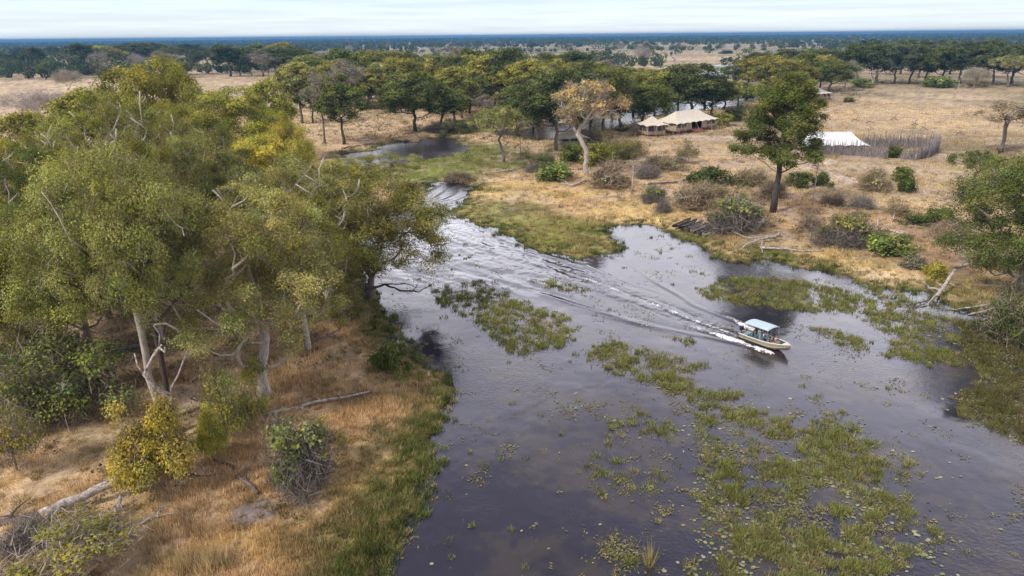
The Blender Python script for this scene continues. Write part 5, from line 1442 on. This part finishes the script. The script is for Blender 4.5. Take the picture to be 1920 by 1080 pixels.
# ------------------------------------------------------------------ tents and fence
def hip_tent(name, label, pl, pr, depth, zdeck, zeave, zridge, ridge_frac, m='canvas', wall='canvas_wall', walls=True, over=.9, windows=6, deckc='deck', open_bay=None, backoff=0.0):
    """pl, pr: ground points under the front wall; the tent runs back from them"""
    g = max(gz(pl.x, pl.y), gz(pr.x, pr.y))
    ux = (pr - pl); ux.z = 0; L_ = ux.length; a = math.atan2(ux.y, ux.x)
    o = empty(name, (pl.x, pl.y, g), a, label, 'tent')
    rng = np.random.default_rng(int(pl.x * 10) % 1000)
    x0, x1, y0, y1 = -over, L_ + over, -over, depth + over
    rx0 = L_ * (1 - ridge_frac) / 2; rx1 = L_ - rx0; yc = depth / 2
    n = 24 if zi != 4 else 12
    def ring(t):
        # rectangle shrinking to the ridge with a sag in the cloth and scallops at the eaves
        ax0 = x0 + (rx0 - x0) * t; ax1 = x1 + (rx1 - x1) * t; ay0 = y0 + (yc - y0) * t; ay1 = y1 + (yc - y1) * t
        z = zeave + (zridge - zeave) * t - .16 * math.sin(math.pi * t) * (zridge - zeave)
        P = []
        for (A, B, ln) in (((ax0, ay0), (ax1, ay0), L_), ((ax1, ay0), (ax1, ay1), depth), ((ax1, ay1), (ax0, ay1), L_), ((ax0, ay1), (ax0, ay0), depth)):
            nb = max(2, round(ln / 2.6)); m_ = 28
            for k in range(m_):
                f = k / m_
                sc = abs(math.sin(math.pi * f * nb))
                P.append([A[0] + (B[0] - A[0]) * f, A[1] + (B[1] - A[1]) * f, z + (.28 * sc - .18) * (1 - t) ** 3])
        return P
    rings = [ring(t) for t in np.linspace(0, 1, 12)]
    b = MB(); b.grid(rings, closed=True)
    rf = b.build('roof', M[m], o, smooth=False)
    sm = rf.modifiers.new('cloth', 'SOLIDIFY'); sm.thickness = .04; sm.offset = 1
    b = MB(); b.tube([[rx0, yc, zridge + .03], [rx1, yc, zridge + .03]], .07, 6); b.build('ridge_seam', M[m], o)
    # deck on posts
    if zdeck > .1:
        b = MB(); b.box((L_ / 2, depth / 2 - .3, zdeck - .08), (L_ + .6, depth + 1.0, .14)); b.build('deck', M[deckc], o)
        b = MB()
        for xx in np.linspace(.1, L_ - .1, max(3, int(L_ / 1.4))):
            for yy in (-.6, depth * .5, depth): b.tube([[xx, yy, -.6], [xx, yy, zdeck - .16]], .07, 6)
        b.build('deck_posts', M['timber'], o)
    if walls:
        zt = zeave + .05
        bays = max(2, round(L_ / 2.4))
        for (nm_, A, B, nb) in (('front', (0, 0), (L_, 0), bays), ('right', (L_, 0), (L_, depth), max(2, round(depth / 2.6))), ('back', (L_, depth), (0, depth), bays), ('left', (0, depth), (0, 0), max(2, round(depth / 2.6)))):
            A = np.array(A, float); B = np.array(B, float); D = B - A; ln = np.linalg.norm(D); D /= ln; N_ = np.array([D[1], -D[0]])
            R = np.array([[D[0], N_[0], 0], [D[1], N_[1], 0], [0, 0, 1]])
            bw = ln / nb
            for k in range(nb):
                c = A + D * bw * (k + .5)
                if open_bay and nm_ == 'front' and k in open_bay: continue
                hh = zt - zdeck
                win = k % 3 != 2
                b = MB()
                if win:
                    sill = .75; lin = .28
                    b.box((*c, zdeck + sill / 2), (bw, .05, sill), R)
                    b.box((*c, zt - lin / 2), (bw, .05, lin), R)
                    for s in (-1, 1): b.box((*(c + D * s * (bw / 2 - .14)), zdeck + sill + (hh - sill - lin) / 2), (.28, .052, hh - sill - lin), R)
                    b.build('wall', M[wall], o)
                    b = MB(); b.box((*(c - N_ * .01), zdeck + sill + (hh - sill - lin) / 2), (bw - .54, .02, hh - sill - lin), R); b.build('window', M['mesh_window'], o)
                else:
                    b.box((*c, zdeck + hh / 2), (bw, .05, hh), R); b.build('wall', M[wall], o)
    for k in range(max(3, round(L_ / 2.6)) + 1):
        f = k / max(3, round(L_ / 2.6)); xx = x0 + (x1 - x0) * f
        b = MB(); b.tube([[xx, y0 + .05, -.2], [xx, y0 + .05, zeave - .05]], .055, 6); b.build('pole', M['timber'], o)
        b = MB(); b.tube([[xx, y0, zeave - .08], [xx + (f - .5) * .6, y0 - 1.7, .0]], .022, 4); b.build('guy_rope', M['rope'], o)
    for xx, dx in ((x0, -1.8), (x1, 1.8)):
        for yy in (y0, yc, y1):
            b = MB(); b.tube([[xx, yy, zeave - .08], [xx + dx, yy, 0]], .022, 4); b.build('guy_rope', M['rope'], o)
    return o
t1 = hip_tent('safari_tent', 'long beige canvas tent on a raised deck with mesh windows', at(1267, 253, .5), at(1341, 242, .5), 8.0, 1.0, 3.1, 5.9, .55, open_bay=(3, 4))
# table and chairs shapes inside the open bays are dark: a floor mat and a low table
b = MB(); b.box((8.7, 2.2, 1.75), (1.6, .8, .06)); 
for sx in (-.7, .7):
    for sy in (-.3, .3): b.box((8.7 + sx, 2.2 + sy, 1.37), (.06, .06, .73))
tb = b.build('table', M['timber']); tb.location = t1.location; tb.rotation_euler = t1.rotation_euler
tag(tb, 'small table inside the open front of the long tent', 'table')
b = MB()
for k in range(5): b.box((8.5, -1.35 - k * .28, .9 - k * .17), (4.2, .28, .14))
b.build('steps', M['deck'], t1)
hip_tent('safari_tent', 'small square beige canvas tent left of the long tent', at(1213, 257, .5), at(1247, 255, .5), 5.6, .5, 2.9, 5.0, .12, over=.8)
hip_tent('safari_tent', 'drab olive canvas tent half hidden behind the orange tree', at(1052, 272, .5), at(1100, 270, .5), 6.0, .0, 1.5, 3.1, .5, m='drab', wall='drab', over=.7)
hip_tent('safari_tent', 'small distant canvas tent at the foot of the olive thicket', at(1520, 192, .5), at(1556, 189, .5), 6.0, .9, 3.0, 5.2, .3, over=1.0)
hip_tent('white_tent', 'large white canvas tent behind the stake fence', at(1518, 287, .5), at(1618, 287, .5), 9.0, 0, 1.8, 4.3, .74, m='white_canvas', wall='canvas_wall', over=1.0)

def stake_fence(label, pts, n, h0, h1, seed, group=None):
    rg = random.Random(seed)
    L_ = poly(pts); seg = np.sqrt(((L_[1:] - L_[:-1]) ** 2).sum(1)); cum = np.concatenate([[0], np.cumsum(seg)])
    o0 = Vector((L_[0][0], L_[0][1], gz(*L_[0])))
    o = empty('stake_fence', o0, 0, label, 'fence', group)
    proto = []
    for q in range(6):
        b = MB(); r = rg.uniform(.05, .085)
        b.tube([[0, 0, -.3], [rg.uniform(-.05, .05), rg.uniform(-.05, .05), .35], [rg.uniform(-.08, .08), rg.uniform(-.08, .08), .7], [rg.uniform(-.1, .1), rg.uniform(-.1, .1), 1.0]], [r * 1.1, r, r * .85, r * .5], 6)
        proto.append(b)
    meshes = []
    def pos(s):
        k = min(int(np.searchsorted(cum, s, side='right') - 1), len(seg) - 1); t = (s - cum[k]) / seg[k]
        return L_[k] + (L_[k + 1] - L_[k]) * t
    for q in range(n):
        p = pos(cum[-1] * (q + .5) / n)
        if len(meshes) < 6:
            st = proto[q % 6].build('stake', M['stake'], o, smooth=True); meshes.append(st.data)
        else:
            st = link('stake', meshes[q % 6], o)
        st.location = (p[0] - o0.x + rg.gauss(0, .12), p[1] - o0.y + rg.gauss(0, .12), gz(*p) - o0.z)
        st.rotation_euler = (rg.gauss(0, .07), rg.gauss(0, .09), rg.uniform(0, 6))
        st.scale = (1, 1, rg.uniform(h0, h1))
    # thinner brush packed between the stakes
    b = MB()
    for q in range(int(cum[-1] * 34)):
        p = pos(cum[-1] * rg.random()); h = rg.uniform(h0 * .45, h0 * 1.05)
        a = np.array([p[0] - o0.x + rg.gauss(0, .16), p[1] - o0.y + rg.gauss(0, .16), gz(*p) - o0.z - .1])
        b.tube([a, a + np.array([rg.gauss(0, .15), rg.gauss(0, .15), h])], [.045, .028], 4)
    w = b.build('brushwood', M['stake'], o); w['kind'] = 'stuff'
    for z in (.6, 1.3):
        b = MB()
        P = [[pos(s)[0] - o0.x, pos(s)[1] - o0.y, gz(*pos(s)) - o0.z + z] for s in np.linspace(0, cum[-1], 12)]
        b.tube(P, .04, 5); b.build('rail', M['stake'], o)
stake_fence('grey stake fence, nearer run in front of the white tent', [(1512, 289), (1533, 292), (1580, 295), (1625, 299), (1662, 303)], 98, 2.4, 3.8, 1)
stake_fence('grey stake fence, farther run reaching right from behind the white tent', [(1618, 279), (1680, 279), (1725, 280), (1757, 282)], 98, 2.5, 4.4, 2)
stake_fence('grey stake fence, nearer run right of the gap with the green bush', [(1690, 303), (1718, 304), (1742, 300), (1757, 284)], 80, 2.4, 4.4, 3)

# ------------------------------------------------------------------ people
def person(label, loc, rz, pose, shirt, trousers, hair, skin, parent_z=0):
    """one skinned figure; pose 'sit' or 'stand', facing +X; seat height .42"""
    me = bpy.data.meshes.new('person'); bm_v, bm_e, R = [], [], []
    def v(x, y, z, r):
        bm_v.append((x, y, z)); R.append(r); return len(bm_v) - 1
    def e(a, b): bm_e.append((a, b))
    sit = pose == 'sit'
    hz = .50 if sit else .92
    pel = v(0, 0, hz, .14); w = v(.0, 0, hz + .18, .125); chs = v(.01, 0, hz + .38, .15); nk = v(.01, 0, hz + .53, .06); hd0 = v(.02, 0, hz + .61, .075); hd1 = v(.03, 0, hz + .70, .095); hd2 = v(.02, 0, hz + .78, .07)
    e(pel, w); e(w, chs); e(chs, nk); e(nk, hd0); e(hd0, hd1); e(hd1, hd2)
    nose = v(.125, 0, hz + .685, .014); e(hd1, nose)
    for s in (-1, 1):
        ear = v(.02, s * .098, hz + .685, .012); e(hd1, ear)
        sh = v(0, s * .17, hz + .44, .062); el = v(.07 if sit else .05, s * .22, hz + .18, .042); wr = v(.30, s * .17, hz + .12, .030); pm = v(.37, s * .165, hz + .12, .032)
        e(chs, sh); e(sh, el); e(el, wr); e(wr, pm)
        for q, (dy, ln) in enumerate(((-.027, .058), (-.009, .068), (.009, .064), (.027, .050))):
            f1 = v(.405, s * .165 + dy, hz + .12, .010); f2 = v(.40 + ln, s * .165 + dy * 1.1, hz + .095, .008); e(pm, f1); e(f1, f2)
        th = v(.375, s * .165 - s * .045, hz + .105, .010); th2 = v(.405, s * .165 - s * .06, hz + .095, .008); e(pm, th); e(th, th2)
        hp = v(.03, s * .09, hz - .04, .095)
        e(pel, hp)
        if sit: kn = v(.43, s * .11, hz + .02, .062); an = v(.46, s * .11, .10, .040); to = v(.60, s * .12, .04, .035)
        else: kn = v(.02, s * .11, .49, .060); an = v(0, s * .11, .09, .042); to = v(.16, s * .12, .04, .036)
        e(hp, kn); e(kn, an); e(an, to)
    me.from_pydata(bm_v, bm_e, []); me.update()
    o = link('person', me); me.materials.append(M[skin])
    sk = o.modifiers.new('body', 'SKIN'); sb = o.modifiers.new('smooth', 'SUBSURF'); sb.levels = 1; sb.render_levels = 1
    sk.use_smooth_shade = True
    for k, r in enumerate(R): me.skin_vertices[0].data[k].radius = (r, r)
    me.skin_vertices[0].data[0].use_root = True
    o.location = loc; o.rotation_euler = (0, 0, rz); o.scale = (.92, .92, .92)
    tag(o, label, 'person')
    def sub(name, idx, mt):
        """clothing: the same joints a little thicker"""
        mp_ = {a: n for n, a in enumerate(idx['v'])}
        m2 = bpy.data.meshes.new(name); m2.from_pydata([idx['p'].get(a, bm_v[a]) for a in idx['v']], [(mp_[a], mp_[b_]) for a, b_ in idx['e']], []); m2.update()
        c = link(name, m2, o); m2.materials.append(mt)
        s1 = c.modifiers.new('cloth', 'SKIN'); s1.use_smooth_shade = True; s2 = c.modifiers.new('smooth', 'SUBSURF'); s2.levels = 1; s2.render_levels = 1
        for n, a in enumerate(idx['v']):
            r = R[a] * 1.12 + .012; m2.skin_vertices[0].data[n].radius = (r, r)
        m2.skin_vertices[0].data[0].use_root = True
    L = len(bm_v); per = (L - 8) // 2; A = [8, 8 + per]
    # per side: ear 0, sh 1, el 2, wr 3, pm 4, fingers 5..12, thumb 13,14, hip 15, knee 16, ankle 17, toe 18
    sv = [1, 2]; se = [(1, 2)]; spp = {}
    for a in A: sv += [a + 1, a + 2]; se += [(2, a + 1), (a + 1, a + 2)]
    sub('shirt', dict(v=sv, e=se, p=spp), cloth(*shirt))
    tv = [0]; te = []
    for a in A: tv += [a + 15, a + 16, a + 17]; te += [(0, a + 15), (a + 15, a + 16), (a + 16, a + 17)]
    sub('trousers', dict(v=tv, e=te, p={}), cloth(*trousers))
    # hair: a cap over crown and back of the head
    b = MB(); rows = []
    for t in np.linspace(0, .62 * math.pi, 8):
        rows.append([[.012 + .108 * math.sin(t) * math.cos(q) * (1 if math.cos(q) < .2 else .86) - .012, .106 * math.sin(t) * math.sin(q), hz + .71 + .112 * math.cos(t) * (1.0) + (.05 * max(0, math.cos(q)) * (t / 1.9))] for q in np.arange(16) * math.pi / 8])
    b.grid(rows, closed=True); b.build('hair', cloth(*hair), o, smooth=True)
    return o

# ------------------------------------------------------------------ motor boat under way
ang = math.atan2(bx[1], bx[0])
BL = 6.6; BW = 1.95
mid = (BOAT_A + BOAT_B) / 2
boat = empty('motor_boat', (mid[0], mid[1], .05), ang, 'small teal and cream safari motor boat with a pale blue awning speeding along the channel', 'boat')
boat.rotation_euler = (0, math.radians(-3.2), ang); boat.scale = (.80, .88, .90)
def hullrow(t):
    """t 0 stern .. 1 bow: half beam, keel height, sheer height"""
    x = -BL / 2 + BL * t
    w = BW / 2 * (.92 + .08 * math.sin(math.pi * min(1, t * 1.4))) * (1 - max(0, (t - .55) / .45) ** 2.3)
    zb = -.15 + .62 * max(0, (t - .62) / .38) ** 2
    zs = .62 + .24 * t ** 3
    return x, max(w, .02), zb, zs
def sec(t, inset=0.0, rise=0.0):
    x, w, zb, zs = hullrow(t)
    w = max(w - inset, .012); ch = zb + (zs - zb) * .30
    pts = [(-w, zs), (-w * .97, ch + (zs - ch) * .5), (-w * .86, ch), (-w * .4, zb + rise + .07), (0, zb + rise), (w * .4, zb + rise + .07), (w * .86, ch), (w * .97, ch + (zs - ch) * .5), (w, zs)]
    return [[x, p, max(q, zb + rise)] for p, q in pts]
ts = np.linspace(0, 1, 26)
b = MB(); bb = b.grid([sec(t) for t in ts]); b.addf([list(range(9))[::-1]], bb); b.build('hull', M['hull'], boat, smooth=True)
b = MB()
rows = []
for t in np.linspace(.02, .97, 22):
    x, w, zb, zs = hullrow(t); w = max(w - .07, .01); fl = max(.12, zb + .1)
    rows.append([[x, -w, zs - .01], [x, -w * .82, fl], [x, 0, fl], [x, w * .82, fl], [x, w, zs - .01]])
b.grid(rows); b.build('deck', M['teal'], boat)
for s in (-1, 1):
    b = MB()
    P = [[hullrow(t)[0], s * (hullrow(t)[1] - .02), hullrow(t)[3] + .02] for t in ts]
    b.tube(P, .065, 6); b.build('gunwale', M['hull_white'], boat, smooth=True)
b = MB()
rows = []
for t in np.linspace(.86, 1, 6):
    x, w, zb, zs = hullrow(t); rows.append([[x, -w, zs + .01], [x, 0, zs + .05], [x, w, zs + .01]])
b.grid(rows); b.build('bow_deck', M['hull_white'], boat)
b = MB(); 
for s in (-1, 1):
    P = [[hullrow(t)[0], s * (hullrow(t)[1] * .985 + .01), (hullrow(t)[2] + hullrow(t)[3]) / 2 + .06] for t in np.linspace(.02, .94, 20)]
    b.tube(P, .03, 5)
b.build('rub_rail', M['rope'], boat)
# awning on six poles
cz = 2.05; cx0, cx1 = -2.45, .95
rows = []
for u in np.linspace(0, 1, 14):
    x = cx0 + (cx1 - cx0) * u
    rows.append([[x, -0.98 + 1.96 * v_, cz + .10 * math.cos((v_ - .5) * math.pi) + .05 * math.cos((u - .5) * math.pi) + (.0 if 0 < v_ < 1 else -.06)] for v_ in np.linspace(0, 1, 9)])
b = MB(); b.grid(rows); can = b.build('awning', M['canopy'], boat, smooth=True)
sm = can.modifiers.new('cloth', 'SOLIDIFY'); sm.thickness = .035
for s in (-1, 1):
    b = MB(); b.tube([[cx0, s * .96, cz - .03], [cx1, s * .96, cz - .03]], .024, 6); b.build('awning_frame', M['metal'], boat)
    for x, dx in ((-2.3, 0), (-1.3, 0), (-.2, .05), (.85, .18)):
        tt = (x + BL / 2) / BL
        b = MB(); b.tube([[x + dx, s * (hullrow(tt)[1] - .04), hullrow(tt)[3]], [x, s * .95, cz]], .024, 6); b.build('awning_pole', M['metal'], boat)
for x in np.linspace(cx0, cx1, 5):
    b = MB(); b.tube([[x, -.96, cz - .03], [x, -.5, cz + .10], [x, 0, cz + .14], [x, .5, cz + .10], [x, .96, cz - .03]], .018, 5); b.build('awning_bow', M['metal'], boat)
def seat(x, y, back=True, w=.5):
    so = MB(); so.box((x, y, .42), (.46, w, .10)); s_ = so.build('seat', M['seat'], boat)
    bv = s_.modifiers.new('soft', 'BEVEL'); bv.width = .035; bv.segments = 2
    p = MB(); p.tube([[x, y, .12], [x, y, .38]], .05, 6); p.build('seat_post', M['metal'], s_)
    if back:
        q = MB(); q.box((x - .26, y, .72), (.09, w, .52)); q_ = q.build('seat_back', M['seat'], s_)
        bv = q_.modifiers.new('soft', 'BEVEL'); bv.width = .035; bv.segments = 2
for (x, y) in ((-1.55, -.45), (-.75, -.45), (-.75, .45), (.1, -.45), (.1, .45), (.95, -.35), (.95, .35)): seat(x, y)
b = MB(); b.box((-1.15, .45, .55), (.5, .6, .86)); b.box((-1.02, .45, 1.02), (.26, .56, .12)); con = b.build('console', M['seat'], boat)
b = MB(); a = np.arange(13) * 2 * math.pi / 12
b.tube([[-1.46, .45 + .17 * math.cos(q), 1.0 + .17 * math.sin(q)] for q in a], .018, 5); b.tube([[-1.4, .45, 1.0], [-1.47, .45, 1.0]], .03, 5); b.build('steering_wheel', M['black'], con)
b = MB(); b.box((-2.75, 0, .36), (.7, 1.3, .40)); st = b.build('stern_locker', M['seat'], boat)
b = MB(); b.box((2.0, 0, .33), (.5, 1.0, .10)); b.build('bow_bench', M['teal'], boat)
# outboard motor
om = MB(); om.box((-3.62, 0, .92), (.42, .36, .46)); mo = om.build('outboard_motor', M['black'], boat)
bv = mo.modifiers.new('soft', 'BEVEL'); bv.width = .09; bv.segments = 3
b = MB(); b.box((-3.60, 0, .40), (.16, .12, .64)); b.box((-3.62, 0, -.18), (.24, .06, .60)); b.box((-3.62, 0, -.02), (.40, .26, .03)); b.build('leg', M['black'], mo)
b = MB()
for q in range(3):
    an = q * 2 * math.pi / 3; b.box((-3.78, .10 * math.cos(an), -.38 + .10 * math.sin(an)), (.02, .09, .12))
b.tube([[-3.66, 0, -.38], [-3.84, 0, -.38]], [.06, .03], 8); b.build('propeller', M['metal'], mo)
b = MB(); b.box((-3.38, 0, .62), (.14, .30, .20)); b.build('bracket', M['metal'], mo)
# flag-like dark tarp bundle aft, as in the photograph
bpy.context.view_layer.update()
BM = boat.matrix_world.copy()
def aboard(x, y, z): return BM @ Vector((x, y, z))
person('driver in a dark top standing at the stern of the boat', aboard(-1.95, .42, .14), ang, 'stand', ('cloth_dark', (.035, .03, .03)), ('cloth_khaki', (.25, .2, .14)), ('hair_black', (.01, .01, .01)), 'skin_dark')
person('passenger in a brown top seated on the left of the boat behind the bow', aboard(.98, -.35, .0), ang, 'sit', ('cloth_brown', (.13, .07, .05)), ('cloth_pinkish', (.62, .48, .46)), ('hair_auburn', (.20, .10, .05)), 'skin')
person('passenger in a pale grey top seated on the far side near the bow', aboard(.98, .35, .0), ang, 'sit', ('cloth_pale', (.55, .58, .60)), ('cloth_khaki', (.25, .2, .14)), ('hair_brown', (.09, .05, .03)), 'skin')
person('passenger in a white shirt seated under the middle of the awning', aboard(-.72, .45, .0), ang, 'sit', ('cloth_white', (.7, .7, .68)), ('cloth_blue', (.06, .08, .12)), ('hair_brown', (.09, .05, .03)), 'skin')
b = MB()
b.box((0, 0, .14), (.42, .3, .28)); bg = b.build('travel_bag', cloth('cloth_pinkish', (.62, .48, .46))); bv = bg.modifiers.new('soft', 'BEVEL'); bv.width = .07; bv.segments = 3
bg.location = aboard(1.55, -.30, .14); bg.rotation_euler = (0, 0, ang + .3)
b = MB(); b.tube([[-.12, 0, .27], [-.08, 0, .36], [.08, 0, .36], [.12, 0, .27]], .015, 5); b.build('handle', cloth('cloth_pinkish', (.62, .48, .46)), bg)
tag(bg, 'pale pink bag lying on the boat deck near the bow', 'bag')

# two pale birds are too small to make out; unused models go
for k, pr in PROTO.items():
    if k not in FIRST:
        for ch in list(pr['root'].children): bpy.data.objects.remove(ch)
        bpy.data.objects.remove(pr['root'])

# ------------------------------------------------------------------ haze
b = MB(); b.box((0, 0, (-2.5 + 40) / 2), (28000, 28000, 42.5))
hm = bpy.data.materials.new('haze'); hm.use_nodes = True
hn_ = hm.node_tree; hn_.nodes.clear()
pv = hn_.nodes.new('ShaderNodeVolumePrincipled'); pv.inputs['Color'].default_value = (.09, .25, .46, 1); pv.inputs['Density'].default_value = .00020
pv.inputs['Anisotropy'].default_value = .2
ho = hn_.nodes.new('ShaderNodeOutputMaterial'); hn_.links.new(pv.outputs[0], ho.inputs['Volume'])
hz = b.build('haze', hm)
tag(hz, 'thin blue haze over the plain', 'haze', kind='stuff')
